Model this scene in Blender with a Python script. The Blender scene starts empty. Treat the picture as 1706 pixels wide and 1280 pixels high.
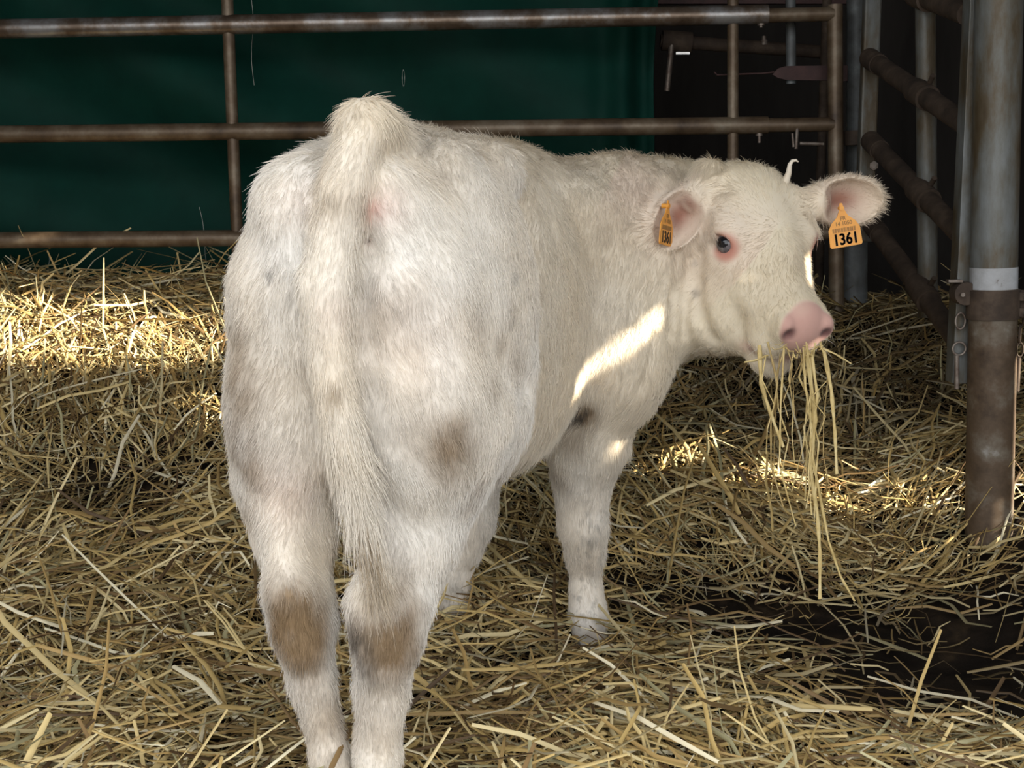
import bpy, math, random
import numpy as np
from mathutils import Vector, Matrix

RNG = np.random.default_rng(7)
N_HAIR = 280000
random.seed(7)
C = bpy.context.scene.collection

# ------------------------------------------------------------------ camera
F_PX, W_PX, H_PX = 2200.0, 1706.0, 1280.0
CAM = np.array([0.0, 0.0, 0.933])
PITCH = math.radians(8.0)
cam_d = bpy.data.cameras.new('camera')
cam_d.sensor_fit = 'HORIZONTAL'
cam_d.sensor_width = 36.0
cam_d.lens = 36.0 * F_PX / W_PX
cam_d.clip_start = 0.05
cam = bpy.data.objects.new('camera', cam_d)
cam.location = CAM
cam.rotation_euler = (math.pi / 2 - PITCH, 0, 0)
C.objects.link(cam)
bpy.context.scene.camera = cam

# ------------------------------------------------------------------ world, sun, exposure
SUN_TO = np.array([0.84, -0.26, 0.48]); SUN_TO /= np.linalg.norm(SUN_TO)
SKY_STRENGTH = 3.3
SUN_STRENGTH = 21.0
EXPOSURE = 0.0
world = bpy.data.worlds.new('world')
bpy.context.scene.world = world
world.use_nodes = True
bg = world.node_tree.nodes['Background']
bg.inputs['Color'].default_value = (0.94, 0.965, 1.0, 1)
bg.inputs['Strength'].default_value = SKY_STRENGTH
sun_d = bpy.data.lights.new('sun', 'SUN')
sun_d.energy = SUN_STRENGTH
sun_d.color = (1.0, 0.90, 0.74)
sun_d.angle = math.radians(0.6)
sun = bpy.data.objects.new('sun', sun_d)
sun.rotation_euler = Vector(SUN_TO).to_track_quat('Z', 'Y').to_euler()
C.objects.link(sun)
port_d = bpy.data.lights.new('daylight_portal', 'AREA')
port_d.shape = 'RECTANGLE'
port_d.size, port_d.size_y = 4.1, 2.6
port_d.cycles.is_portal = True
port = bpy.data.objects.new('daylight_portal', port_d)
port.location = (-0.25, 0.72, 1.15)
port.rotation_euler = (math.pi / 2, 0, 0)          # -Z of the light faces +Y, into the barn
C.objects.link(port)
vs = bpy.context.scene.view_settings
vs.view_transform = 'Standard'
vs.look = 'None'
vs.exposure = EXPOSURE
vs.gamma = 1.0
vs.use_curve_mapping = False
cy = bpy.context.scene.cycles
cy.max_bounces, cy.diffuse_bounces, cy.glossy_bounces = 6, 3, 2
cy.caustics_reflective = cy.caustics_refractive = False


def P(px, py, Y):
    """the point on the vertical plane y = Y that the photograph shows at this pixel"""
    x = (px - W_PX / 2) / F_PX
    y = -(py - H_PX / 2) / F_PX
    c, s = math.cos(PITCH), math.sin(PITCH)
    d = np.array([x, c + y * s, -s + y * c])
    return CAM + d * ((Y - CAM[1]) / d[1])


def proj(p):
    p = np.asarray(p, float) - CAM
    c, s = math.cos(PITCH), math.sin(PITCH)
    dep = p[..., 1] * c - p[..., 2] * s
    up = p[..., 1] * s + p[..., 2] * c
    return np.stack([W_PX / 2 + F_PX * p[..., 0] / dep, H_PX / 2 - F_PX * up / dep], -1)


# ------------------------------------------------------------------ materials
def nodes_of(name):
    m = bpy.data.materials.new(name)
    m.use_nodes = True
    nt = m.node_tree
    return m, nt, nt.nodes['Principled BSDF']


def ramp(nt, stops):
    r = nt.nodes.new('ShaderNodeValToRGB')
    e = r.color_ramp.elements
    while len(e) < len(stops):
        e.new(0.5)
    for el, (pos, col) in zip(e, stops):
        el.position = pos
        el.color = (*col, 1)
    return r


def noise(nt, scale, detail=4, rough=0.6, coord='Object', stretch=(1, 1, 1)):
    tc = nt.nodes.new('ShaderNodeTexCoord')
    mp = nt.nodes.new('ShaderNodeMapping')
    mp.inputs['Scale'].default_value = stretch
    n = nt.nodes.new('ShaderNodeTexNoise')
    n.inputs['Scale'].default_value = scale
    n.inputs['Detail'].default_value = detail
    n.inputs['Roughness'].default_value = rough
    nt.links.new(tc.outputs[coord], mp.inputs['Vector'])
    nt.links.new(mp.outputs['Vector'], n.inputs['Vector'])
    return n


def bump(nt, bsdf, src, strength=0.3, dist=0.004):
    b = nt.nodes.new('ShaderNodeBump')
    b.inputs['Strength'].default_value = strength
    b.inputs['Distance'].default_value = dist
    nt.links.new(src, b.inputs['Height'])
    nt.links.new(b.outputs['Normal'], bsdf.inputs['Normal'])


def mat_noise(name, stops, scale=8, rough=0.8, metal=0.0, detail=5, bump_s=0.3, stretch=(1, 1, 1), spec=0.5, bump_d=0.003):
    m, nt, b = nodes_of(name)
    n = noise(nt, scale, detail, 0.65, 'Object', stretch)
    r = ramp(nt, stops)
    nt.links.new(n.outputs['Fac'], r.inputs['Fac'])
    nt.links.new(r.outputs['Color'], b.inputs['Base Color'])
    b.inputs['Roughness'].default_value = rough
    b.inputs['Metallic'].default_value = metal
    b.inputs['Specular IOR Level'].default_value = spec
    if bump_s:
        bump(nt, b, n.outputs['Fac'], bump_s, bump_d)
    return m


def mat_attr(name, rough=0.8, spec=0.25, sheen=0.0, bump_scale=0, bump_s=0.3):
    m, nt, b = nodes_of(name)
    a = nt.nodes.new('ShaderNodeAttribute')
    a.attribute_name = 'col'
    nt.links.new(a.outputs['Color'], b.inputs['Base Color'])
    b.inputs['Roughness'].default_value = rough
    b.inputs['Specular IOR Level'].default_value = spec
    b.inputs['Sheen Weight'].default_value = sheen
    if bump_scale:
        n = noise(nt, bump_scale, 3, 0.6)
        bump(nt, b, n.outputs['Fac'], bump_s, 0.003)
    return m


M = {}
M['rust_pipe'] = mat_noise('rusty_brown_pipe', [(0.30, (0.050, 0.030, 0.017)), (0.48, (0.130, 0.088, 0.052)), (0.62, (0.20, 0.155, 0.105)), (0.8, (0.26, 0.24, 0.20))], 9, 0.5, 0.35, 7, 0.25)
M['worn_pipe'] = mat_noise('worn_steel_pipe', [(0.32, (0.075, 0.045, 0.028)), (0.46, (0.17, 0.125, 0.09)), (0.6, (0.33, 0.32, 0.31)), (0.8, (0.45, 0.45, 0.45))], 7, 0.38, 0.6, 6, 0.2)
M['dark_rust'] = mat_noise('dark_rust_pipe', [(0.3, (0.026, 0.017, 0.011)), (0.52, (0.062, 0.041, 0.027)), (0.75, (0.12, 0.085, 0.058))], 16, 0.8, 0.1, 8, 0.6)
M['galv'] = mat_noise('galvanised_steel', [(0.3, (0.055, 0.034, 0.015)), (0.42, (0.095, 0.072, 0.042)), (0.54, (0.135, 0.135, 0.12)), (0.75, (0.22, 0.24, 0.245))], 14, 0.55, 0.25, 10, 0.4, (1, 1, 0.30))
M['galv_dark'] = mat_noise('dull_dark_steel', [(0.3, (0.07, 0.07, 0.065)), (0.55, (0.12, 0.128, 0.128)), (0.8, (0.24, 0.26, 0.26))], 18, 0.6, 0.25, 9, 0.35)
M['post_rust'] = mat_noise('rust_stained_post', [(0.3, (0.045, 0.027, 0.015)), (0.50, (0.105, 0.07, 0.042)), (0.64, (0.17, 0.14, 0.105)), (0.78, (0.36, 0.35, 0.32))], 13, 0.7, 0.25, 9, 0.4)
M['white_paint'] = mat_noise('flaking_white_paint', [(0.34, (0.12, 0.09, 0.06)), (0.42, (0.36, 0.36, 0.36)), (0.8, (0.52, 0.54, 0.56))], 22, 0.6, 0, 6, 0.4)
M['bolt'] = mat_noise('rusted_bolt', [(0.3, (0.11, 0.07, 0.05)), (0.7, (0.30, 0.26, 0.22))], 40, 0.55, 0.6)
M['bright_bolt'] = mat_noise('bright_zinc_bolt', [(0.3, (0.55, 0.54, 0.50)), (0.7, (0.75, 0.74, 0.70))], 30, 0.3, 0.9)
M['red_plate'] = mat_noise('dull_red_plate', [(0.3, (0.032, 0.014, 0.012)), (0.7, (0.075, 0.032, 0.027))], 20, 0.7)
M['soil'] = mat_noise('trodden_dung_soil', [(0.3, (0.005, 0.0035, 0.0025)), (0.55, (0.014, 0.0095, 0.006)), (0.8, (0.05, 0.033, 0.017))], 11, 0.9, 0, 8, 0.8, (1, 1, 1), 0.12, 0.02)
M['wall'] = mat_noise('dark_weathered_boards', [(0.3, (0.018, 0.014, 0.011)), (0.7, (0.05, 0.042, 0.035))], 4, 0.9, 0, 5, 0.4, (1, 1, 0.2))
M['yard'] = mat_noise('yard_ground', [(0.3, (0.10, 0.09, 0.075)), (0.7, (0.17, 0.155, 0.13))], 3, 0.9)
M['tarp'] = mat_noise('dark_green_tarpaulin', [(0.3, (0.002, 0.026, 0.018)), (0.6, (0.003, 0.038, 0.026)), (0.8, (0.006, 0.050, 0.034))], 5, 0.7, 0, 8, 0.12, spec=0.15)
M['straw'] = mat_attr('dry_straw', 0.62, 0.35)
M['straw_mouth'] = mat_noise('chewed_straw', [(0.3, (0.42, 0.30, 0.11)), (0.5, (0.62, 0.47, 0.20)), (0.75, (0.74, 0.62, 0.34))], 30, 0.55, 0, 3, 0.2, spec=0.35)
M['straw_brown'] = mat_noise('brown_straw', [(0.3, (0.26, 0.17, 0.06)), (0.5, (0.42, 0.30, 0.12)), (0.75, (0.55, 0.43, 0.20))], 30, 0.55, 0, 3, 0.2, spec=0.35)
M['hide'] = mat_attr('cream_hide', 0.75, 0.2, 0.15, 90, 0.25)
M['hair'] = mat_attr('cream_coat_hair', 0.6, 0.22)
M['eye_white'] = mat_noise('bluish_eye', [(0.35, (0.09, 0.08, 0.085)), (0.7, (0.20, 0.18, 0.19))], 60, 0.08, 0, 2, 0)
M['pupil'] = mat_noise('dark_pupil', [(0.3, (0.006, 0.006, 0.008)), (0.7, (0.016, 0.016, 0.02))], 40, 0.05, 0, 2, 0)
M['hoof'] = mat_noise('grey_hoof', [(0.3, (0.07, 0.06, 0.05)), (0.7, (0.20, 0.17, 0.14))], 40, 0.6, 0, 4, 0.4, (1, 1, 4))
M['tag'] = mat_noise('orange_plastic', [(0.3, (0.72, 0.30, 0.045)), (0.7, (0.82, 0.37, 0.06))], 60, 0.45, 0, 4, 0.05)
M['ink'] = mat_noise('black_tag_print', [(0.3, (0.03, 0.022, 0.015)), (0.7, (0.05, 0.035, 0.02))], 60, 0.6, 0, 2, 0)
M['ink_pale'] = mat_noise('faded_tag_print', [(0.3, (0.26, 0.13, 0.035)), (0.7, (0.33, 0.17, 0.045))], 60, 0.6, 0, 2, 0)
M['cord'] = mat_noise('pale_cord', [(0.3, (0.30, 0.32, 0.28)), (0.7, (0.45, 0.47, 0.42))], 40, 0.8, 0, 2, 0)


# ------------------------------------------------------------------ object helpers
def link(o, mat=None, parent=None, **props):
    C.objects.link(o)
    if mat is not None:
        o.data.materials.append(M[mat] if isinstance(mat, str) else mat)
    if parent is not None:
        o.parent = parent
        o.matrix_parent_inverse = parent.matrix_world.inverted()
    for k, v in props.items():
        o[k] = v
    return o


def mesh_np(name, verts, faces, smooth=True):
    """verts (n,3), faces (m,3|4) arrays -> mesh"""
    verts = np.ascontiguousarray(verts, np.float32)
    faces = np.ascontiguousarray(faces, np.int32)
    me = bpy.data.meshes.new(name)
    me.vertices.add(len(verts))
    me.vertices.foreach_set('co', verts.ravel())
    n = faces.shape[1]
    me.loops.add(faces.size)
    me.loops.foreach_set('vertex_index', faces.ravel())
    me.polygons.add(len(faces))
    me.polygons.foreach_set('loop_start', np.arange(0, faces.size, n, dtype=np.int32))
    me.update(calc_edges=True)
    me.validate()
    if smooth:
        me.polygons.foreach_set('use_smooth', np.ones(len(me.polygons), bool))
    return me


def empty(name, loc, label=None, cat=None, group=None, kind=None):
    o = bpy.data.objects.new(name, None)
    o.location = Vector(loc)
    o.empty_display_size = 0.1
    C.objects.link(o)
    o.matrix_world = Matrix.Translation(Vector(loc))
    if label: o['label'] = label
    if cat: o['category'] = cat
    if group: o['group'] = group
    if kind: o['kind'] = kind
    return o


class MB:
    """collects verts/faces of simple shapes, builds ONE mesh object"""
    def __init__(s):
        s.v, s.f, s.sm = [], [], []

    def add(s, v, f, smooth=True):
        o = len(s.v)
        s.v += [tuple(map(float, q)) for q in v]
        s.f += [tuple(i + o for i in q) for q in f]
        s.sm += [smooth] * len(f)

    def tube(s, pts, rads, n=16, cap=True, sq=1.0, ref=None):
        pts = [np.asarray(p, float) for p in pts]
        if np.isscalar(rads): rads = [rads] * len(pts)
        rings = []
        prev = None
        for i, p in enumerate(pts):
            t = pts[min(i + 1, len(pts) - 1)] - pts[max(i - 1, 0)]
            t /= np.linalg.norm(t)
            if prev is None:
                a = np.array(ref if ref is not None else ([0, 0, 1] if abs(t[2]) < 0.9 else [1, 0, 0]), float)
            else:
                a = prev
            a = a - t * a.dot(t); a /= np.linalg.norm(a)
            prev = a
            b = np.cross(t, a)
            rings.append([p + rads[i] * (math.cos(2 * math.pi * k / n) * a + sq * math.sin(2 * math.pi * k / n) * b) for k in range(n)])
        v = [q for r in rings for q in r]
        f = []
        for i in range(len(rings) - 1):
            for k in range(n):
                k2 = (k + 1) % n
                f.append((i * n + k, i * n + k2, (i + 1) * n + k2, (i + 1) * n + k))
        s.add(v, f)
        if cap:
            s.add(rings[0], [tuple(range(n - 1, -1, -1))], False)
            s.add(rings[-1], [tuple(range(n))], False)

    def pipe(s, p0, p1, r, n=20, wall=None):
        s.tube([p0, p1], r, n)

    def box(s, c, half, R=np.eye(3)):
        c = np.asarray(c, float); R = np.asarray(R, float)
        v = [c + R @ (np.array([sx, sy, sz]) * half) for sx in (-1, 1) for sy in (-1, 1) for sz in (-1, 1)]
        s.add(v, [(0, 1, 3, 2), (4, 6, 7, 5), (0, 4, 5, 1), (2, 3, 7, 6), (0, 2, 6, 4), (1, 5, 7, 3)], False)

    def torus(s, c, R, r, ax0, ax1, n=20, m=8, sx=1.0, sy=1.0):
        c = np.asarray(c, float); ax0 = np.asarray(ax0, float); ax1 = np.asarray(ax1, float)
        nn = np.cross(ax0, ax1)
        v, f = [], []
        for i in range(n):
            a = 2 * math.pi * i / n
            d = ax0 * math.cos(a) * sx + ax1 * math.sin(a) * sy
            for j in range(m):
                b = 2 * math.pi * j / m
                v.append(c + d * R + (d / np.linalg.norm(d)) * r * math.cos(b) + nn * r * math.sin(b))
        for i in range(n):
            for j in range(m):
                f.append((i * m + j, ((i + 1) % n) * m + j, ((i + 1) % n) * m + (j + 1) % m, i * m + (j + 1) % m))
        s.add(v, f)

    def prism(s, poly, depth, X, Yv, N, o):
        """poly list of (x,y); extruded by depth along N from origin o"""
        n = len(poly)
        fr = [o + X * x + Yv * y + N * depth for x, y in poly]
        bk = [o + X * x + Yv * y for x, y in poly]
        s.add(fr + bk, [tuple(range(n)), tuple(range(2 * n - 1, n - 1, -1))] + [(i, n + i, n + (i + 1) % n, (i + 1) % n) for i in range(n)], False)

    def build(s, name, mat, parent=None, bevel=0, **props):
        me = bpy.data.meshes.new(name)
        me.from_pydata(s.v, [], s.f)
        me.validate()
        me.polygons.foreach_set('use_smooth', np.array(s.sm, bool))
        me.update()
        o = bpy.data.objects.new(name, me)
        link(o, mat, parent, **props)
        if bevel:
            b = o.modifiers.new('bevel', 'BEVEL'); b.width = bevel; b.segments = 2; b.limit_method = 'ANGLE'
        return o


def smoothstep(e0, e1, x):
    t = np.clip((x - e0) / (e1 - e0), 0, 1)
    return t * t * (3 - 2 * t)


# cheap tileless value noise for numpy work
_perm = RNG.random((64, 64, 64)).astype(np.float32)
def vnoise(p, scale):
    q = np.asarray(p, float) * scale
    if q.shape[-1] == 2:
        q = np.concatenate([q, np.full(q.shape[:-1] + (1,), 0.37)], -1)
    i = np.floor(q).astype(int); f = q - i
    f = f * f * (3 - 2 * f)
    r = 0
    for dx in (0, 1):
        for dy in (0, 1):
            for dz in (0, 1):
                w = (f[..., 0] if dx else 1 - f[..., 0]) * (f[..., 1] if dy else 1 - f[..., 1]) * (f[..., 2] if dz else 1 - f[..., 2])
                r = r + w * _perm[(i[..., 0] + dx) % 64, (i[..., 1] + dy) % 64, (i[..., 2] + dz) % 64]
    return r * 2 - 1


# ================================================================== the setting
def gz(x, y):
    """height of the trodden litter: flat in front, banked up against the gates"""
    x = np.asarray(x, float); y = np.asarray(y, float)
    zl = np.interp(y, [2.3, 2.75, 3.2, 3.55, 3.85, 4.3, 5.0], [0.0, 0.09, 0.26, 0.49, 0.655, 0.66, 0.3])
    zr = np.interp(y, [2.65, 2.95, 3.2, 3.45, 3.85, 4.3, 5.0], [0.0, 0.06, 0.19, 0.31, 0.60, 0.62, 0.3])
    w = smoothstep(-0.55, 0.15, x)
    z = zl * (1 - w) + zr * w
    z = z + 0.15 * smoothstep(0.85, 1.25, x) * smoothstep(2.45, 3.0, y) * (1 - smoothstep(3.1, 3.6, y))
    z = z - 0.05 * np.exp(-(((x + 0.95) / 0.22) ** 2 + ((y - 3.17) / 0.16) ** 2))
    p = np.stack([x, y], -1)
    z = z + 0.022 * vnoise(p, 3.1) + 0.012 * vnoise(p + 7.3, 8.0)
    return z


def grid_mesh(name, fx, nx, ny):
    u, v = np.meshgrid(np.linspace(0, 1, nx), np.linspace(0, 1, ny), indexing='ij')
    V = fx(u.ravel(), v.ravel())
    i = np.arange(nx * ny).reshape(nx, ny)
    Fq = np.stack([i[:-1, :-1], i[1:, :-1], i[1:, 1:], i[:-1, 1:]], -1).reshape(-1, 4)
    return mesh_np(name, V, Fq)


def f_floor(u, v):
    x = -4.2 + 6.8 * u
    y = -1.2 + 7.6 * v
    return np.stack([x, y, gz(x, y) - 0.025], -1)
link(bpy.data.objects.new('floor', grid_mesh('floor', f_floor, 230, 260)), 'soil', kind='structure', label='dark trodden litter floor of the pen')

mb = MB(); mb.box((-0.8, -6.6, -0.15), (14, 6.6, 0.09))
mb.build('trim_1', 'yard', kind='structure', label='open yard ground before the barn')
mb = MB(); mb.box((-0.8, 6.35, 1.5), (3.4, 0.05, 1.7)); mb.build('wall_back', 'wall', kind='structure', label='dark back wall of the barn')
mb = MB(); mb.box((-4.1, 3.55, 1.5), (0.05, 2.75, 1.7)); mb.build('wall_left', 'wall', kind='structure', label='dark left wall of the barn')
mb = MB(); mb.box((-0.8, 3.6, 3.15), (3.4, 2.85, 0.04)); mb.build('ceiling', 'wall', kind='structure', label='dark barn roof')

mb = MB(); mb.box((2.1, 0.78, 1.5), (0.36, 0.04, 1.7)); mb.box((-0.25, 0.78, 2.80), (2.05, 0.04, 0.37)); mb.box((-3.2, 0.78, 1.5), (0.92, 0.04, 1.7)); mb.build('wall_front_baffle', 'wall', kind='structure', label='unseen dark front wall added to narrow the daylight opening')  # unseen side pieces and lintel, added to limit the daylight reaching the pen
# unseen board wall added as a sun blocker, gaps cut for the sun patches
WALL_X = 2.45
GAPS = [  # (px, py, Y) .. (px, py, Y), radius in metres: where the sun reaches through
    ((1078, 540, 2.59), (980, 632, 2.475), 0.026),      # shoulder
    ((1350, 435, 2.63), (1350, 462, 2.59), 0.022),     # side of the face
    ((1378, 566, 2.515), (1318, 600, 2.52), 0.018),     # muzzle and mouth
    ((-40, 560, 3.58), (330, 545, 3.60), 0.12),        # straw bank by the tarp
    ((-120, 500, 3.75), (180, 520, 3.72), 0.05),
    ((360, 640, 3.4), (375, 700, 3.35), 0.03),
    ((1290, 800, 3.2), (1600, 890, 3.06), 0.095),       # straw on the right
    ((1120, 760, 3.3), (1180, 745, 3.35), 0.035),
    ((1640, 920, 3.0), (1700, 960, 2.95), 0.05),
    ((-120, 400, 3.88), (40, 405, 3.88), 0.03),        # end of the low rail
]
mb = MB()
SW = 0.022
ys = np.arange(0.75, 6.35, SW)
caps = []
for a, b, r in GAPS:
    pa, pb = P(*a), P(*b)
    wa = pa + SUN_TO * (WALL_X - pa[0]) / SUN_TO[0]
    wb = pb + SUN_TO * (WALL_X - pb[0]) / SUN_TO[0]
    caps.append((wa[1:], wb[1:], r))
zz = np.arange(-0.1, 3.12, 0.005)
for i, y in enumerate(ys):
    op = np.zeros(len(zz), bool)
    pt = np.stack([np.full(len(zz), y + SW / 2), zz], -1)
    for a, b, r in caps:
        d = b - a
        t = np.clip(((pt - a) @ d) / (d @ d), 0, 1)
        op |= np.hypot(*(pt - a - t[:, None] * d).T) < r * (1 + 0.2 * math.sin(i * 2.3))
    k = 0
    while k < len(zz):
        if not op[k]:
            k0 = k
            while k < len(zz) and not op[k]: k += 1
            z0, z1 = zz[k0], zz[k - 1] + 0.005
            mb.box((WALL_X + 0.012, y + SW / 2, (z0 + z1) / 2), (0.012, SW / 2, (z1 - z0) / 2))
        else:
            k += 1
mb.build('wall_right_sun_mask', 'wall', kind='structure', label='unseen dark board wall beside the pen with gaps cut for sun patches')


# ------------------------------------------------------------------ green tarpaulin behind the gate
def f_tarp(u, v):
    z = 0.35 + 2.3 * v
    xr = 0.425 + 0.035 * v
    x = -3.2 + (xr + 3.2) * u
    q = np.stack([x, z], -1)
    dg = 0.62 * x + 0.9 * z
    amp = 0.35 + 0.65 * (vnoise(q + 3, 0.9) * 0.5 + 0.5)
    y = 4.17 + 0.075 * amp * np.sin(dg * 10 + 2.2 * vnoise(q, 1.1)) + 0.022 * np.sin(x * 5.1 + 1.5 * z) + 0.02 * vnoise(q + 11, 2.3)
    y = y + 0.004 * vnoise(q, 12) + 0.05 * smoothstep(0.93, 1.0, u) * np.sin(u * 160)
    return np.stack([x, y, z], -1)
tme = grid_mesh('tarpaulin', f_tarp, 260, 170)
tarp = empty('tarpaulin', (-1.3, 4.14, 0.35), 'dark green tarpaulin hanging behind the metal gate', 'tarpaulin')
ts = link(bpy.data.objects.new('sheet', tme), 'tarp', tarp)
sm = ts.modifiers.new('solid', 'SOLIDIFY'); sm.thickness = 0.003
mb = MB()                                             # rim of the small torn slit and the loose threads
c0 = P(672, 130, 4.085)
mb.torus(c0, 0.012, 0.0014, np.array([1, 0, 0]), np.array([0, 0, 1]), 20, 6, 0.30, 2.0)
mb.build('torn_slit', 'cord', tarp)
for (xa, ya, xb, yb) in ((419, 0, 422, 142), (332, 345, 352, 480), (80, 420, 82, 470)):
    mb = MB()
    a, b = P(xa, ya, 4.075), P(xb, yb, 4.07)
    mb.tube([a + (b - a) * t + np.array([0.004 * math.sin(7 * t), 0, 0]) for t in np.linspace(0, 1, 8)], 0.0009, 6)
    mb.build('thread', 'cord', tarp)

# ------------------------------------------------------------------ the pen gate across the back
GY = 3.9
gate = empty('pen_gate', P(850, 470, GY), 'brown rusty tubular pen gate in front of the green tarpaulin', 'gate')
for (xa, ya, xb, yb, r, m) in ((-420, 56, 1279, 24, 0.0275, 'worn_pipe'), (-420, 229, 1279, 208.5, 0.0250, 'rust_pipe'), (-420, 404, 1279, 389, 0.0240, 'rust_pipe'), (-420, 585, 1279, 573, 0.0240, 'rust_pipe')):
    mb = MB(); mb.pipe(P(xa, ya, GY), P(xb, yb, GY), r, 28); mb.build('rail', m, gate)
for (xa, ya, xb, yb) in ((1270, 26, 1388, 23), (1270, 209, 1388, 207), (1270, 389, 1388, 388)):
    mb = MB(); mb.pipe(P(xa, ya, GY), P(xb, yb, GY), 0.0205, 24); mb.build('inner_rail', 'rust_pipe', gate)
for (xa, ya, xb, yb, r) in ((376, -60, 402, 560, 0.0175), (1221, -60, 1221, 560, 0.0165), (1391, 8, 1394, 560, 0.0225)):
    mb = MB(); mb.pipe(P(xa, ya, GY + 0.004), P(xb, yb, GY + 0.004), r, 20); mb.build('upright', 'rust_pipe', gate)
for (x, y, l) in ((1268, 38, 8), (1265, 222, 16)):
    mb = MB(); mb.tube([P(x, y - 3, GY), P(x, y + 5, GY)], 0.011, 6); mb.tube([P(x, y + 4, GY), P(x, y + l, GY)], 0.005, 10)
    mb.build('bolt', 'bolt', gate)
mb = MB(); mb.pipe(P(1372, 240, GY - 0.004), P(1332, 239, GY - 0.004), 0.0055, 10); mb.pipe(P(1328, 214, GY - 0.012), P(1326, 248, GY - 0.012), 0.0055, 10)
mb.pipe(P(1320, 222, GY - 0.02), P(1322, 245, GY - 0.02), 0.004, 8)
mb.build('drop_pin', 'bolt', gate)

# latch hanging by the gate's end
latch = empty('gate_latch', P(1318, 140, GY + 0.10), 'dull red flat latch lever hung from a short dark pipe by the gate', 'latch')
mb = MB(); mb.pipe(P(1317, 0, GY + 0.12), P(1318, 140, GY + 0.12), 0.0150, 18); mb.build('hanger', 'galv_dark', latch)
mb = MB()
pl = [P(x, y, GY + 0.09) for x, y in ((1287, 124), (1296, 114), (1310, 110), (1412, 109), (1412, 135), (1310, 133), (1296, 130))]
bk = [p + np.array([0, 0.010, 0]) for p in pl]
n = len(pl)
mb.add(pl + bk, [tuple(range(n - 1, -1, -1)), tuple(range(n, 2 * n))] + [(i, (i + 1) % n, n + (i + 1) % n, n + i) for i in range(n)], False)
lv = mb.build('lever', 'red_plate', latch)
mb = MB(); mb.tube([P(1290, 120, GY + 0.095), P(1275, 122, GY + 0.095), P(1195, 125, GY + 0.095), P(1190, 120, GY + 0.095)], 0.0028, 8); mb.build('rod', 'red_plate', lv)

# rusty pipe clamped across the dark opening behind
bp = empty('cross_pipe', P(1240, 80, 4.35), 'short rusty pipe with a clamp crossing the dark opening behind the gate', 'pipe')
mb = MB(); mb.pipe(P(1100, 68, 4.35), P(1390, 88, 4.35), 0.021, 20); mb.build('pipe', 'dark_rust', bp)
cl = MB(); cl.pipe(P(1103, 67, 4.35), P(1152, 71, 4.35), 0.033, 20); cl = cl.build('clamp', 'dark_rust', bp)
mb = MB(); mb.pipe(P(1119, 75, 4.33), P(1111, 152, 4.33), 0.0095, 12); mb.build('handle', 'bolt', cl)
mb = MB(); mb.box(P(1137, 89, 4.33), (0.022, 0.01, 0.004)); mb.build('tongue', 'bright_bolt', cl)
mb = MB(); mb.tube([P(1273, 60, 4.34), P(1273, 74, 4.34)], 0.008, 6); mb.tube([P(1273, 67, 4.34), P(1273, 75, 4.34)], 0.013, 6); mb.build('bolt', 'bolt', bp)
rp = empty('back_upright', P(1372, 350, 4.28), 'thin rusty upright pipe standing just behind the gate end', 'pipe')
mb = MB(); mb.pipe(P(1380, -60, 4.28), P(1366, 330, 4.28), 0.015, 16); mb.pipe(P(1366, 328, 4.28), P(1363, 560, 4.28), 0.016, 16); mb.build('shaft', 'dark_rust', rp)
rb = MB(); rb.box(P(1230, 3, 4.6), (0.38, 0.012, 0.008)); rb.build('red_strip', 'red_plate', label='dull red flat strip above the gate', category='strip')

# ------------------------------------------------------------------ corner post and side fence on the right
cp = empty('corner_post', P(1424, 520, 3.95), 'dark round steel corner post behind the right ear of the calf', 'post')
mb = MB(); mb.pipe(P(1428, -80, 4.02), P(1427, 300, 4.02), 0.030, 24); mb.build('shaft', 'galv_dark', cp)
mb = MB(); mb.pipe(P(1421, 290, 4.0), P(1420, 600, 4.0), 0.044, 28); mb.build('sleeve', 'galv_dark', cp)
mb = MB(); mb.pipe(P(1425, 218, 3.965), P(1425, 242, 3.965), 0.034, 24); mb.build('collar', 'dark_rust', cp)

fence = empty('side_fence', P(1500, 520, 3.55), 'side fence of three slanting dark pipes on galvanised uprights', 'fence')
mb = MB(); mb.box(P(1449, 110, 3.86), (0.024, 0.018, 0.45)); mb.box(P(1449, 110, 3.86) + np.array([0.0, 0.02, 0]), (0.018, 0.012, 0.45))
mb.v = [tuple(np.array(q) + (0, 0, -0.05)) for q in mb.v]
u1 = mb.build('upright', 'galv', fence, bevel=0.006)
mb = MB(); mb.tube([P(1456, 276, 3.835), P(1456, 276, 3.825)], 0.013, 6); mb.tube([P(1456, 276, 3.83), P(1456, 276, 3.815)], 0.007, 12); mb.build('bolt', 'bolt', u1)
mb = MB(); mb.pipe(P(1541, -80, 3.44), P(1546, 528, 3.44), 0.0255, 24); mb.build('upright', 'galv', fence)
bars = (((1450, 98, 3.80), (1610, 208, 3.12)), ((1452, 236, 3.80), (1612, 402, 3.12)), ((1452, 372, 3.80), (1612, 590, 3.12)), ((1452, -40, 3.80), (1612, 24, 3.12)))
for a, b in bars:
    pa, pb = P(*a), P(*b)
    mb = MB(); mb.pipe(pa, pb, 0.0255, 24); ba = mb.build('slanting_bar', 'dark_rust', fence)
    d = (pb - pa) / np.linalg.norm(pb - pa)
    tt = (3.405 - pa[1]) / (pb[1] - pa[1])
    c = pa + (pb - pa) * tt
    mb = MB(); mb.pipe(c - d * 0.045, c + d * 0.045, 0.0325, 24); mb.pipe(c + np.array([0.01, -0.02, 0.02]), c + np.array([0.012, -0.05, 0.042]), 0.007, 8)
    mb.build('clamp', 'dark_rust', ba)
    mb = MB(); mb.pipe(pa - d * 0.01, pa + d * 0.075, 0.0285, 24); mb.build('sleeve', 'dark_rust', ba)

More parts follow.
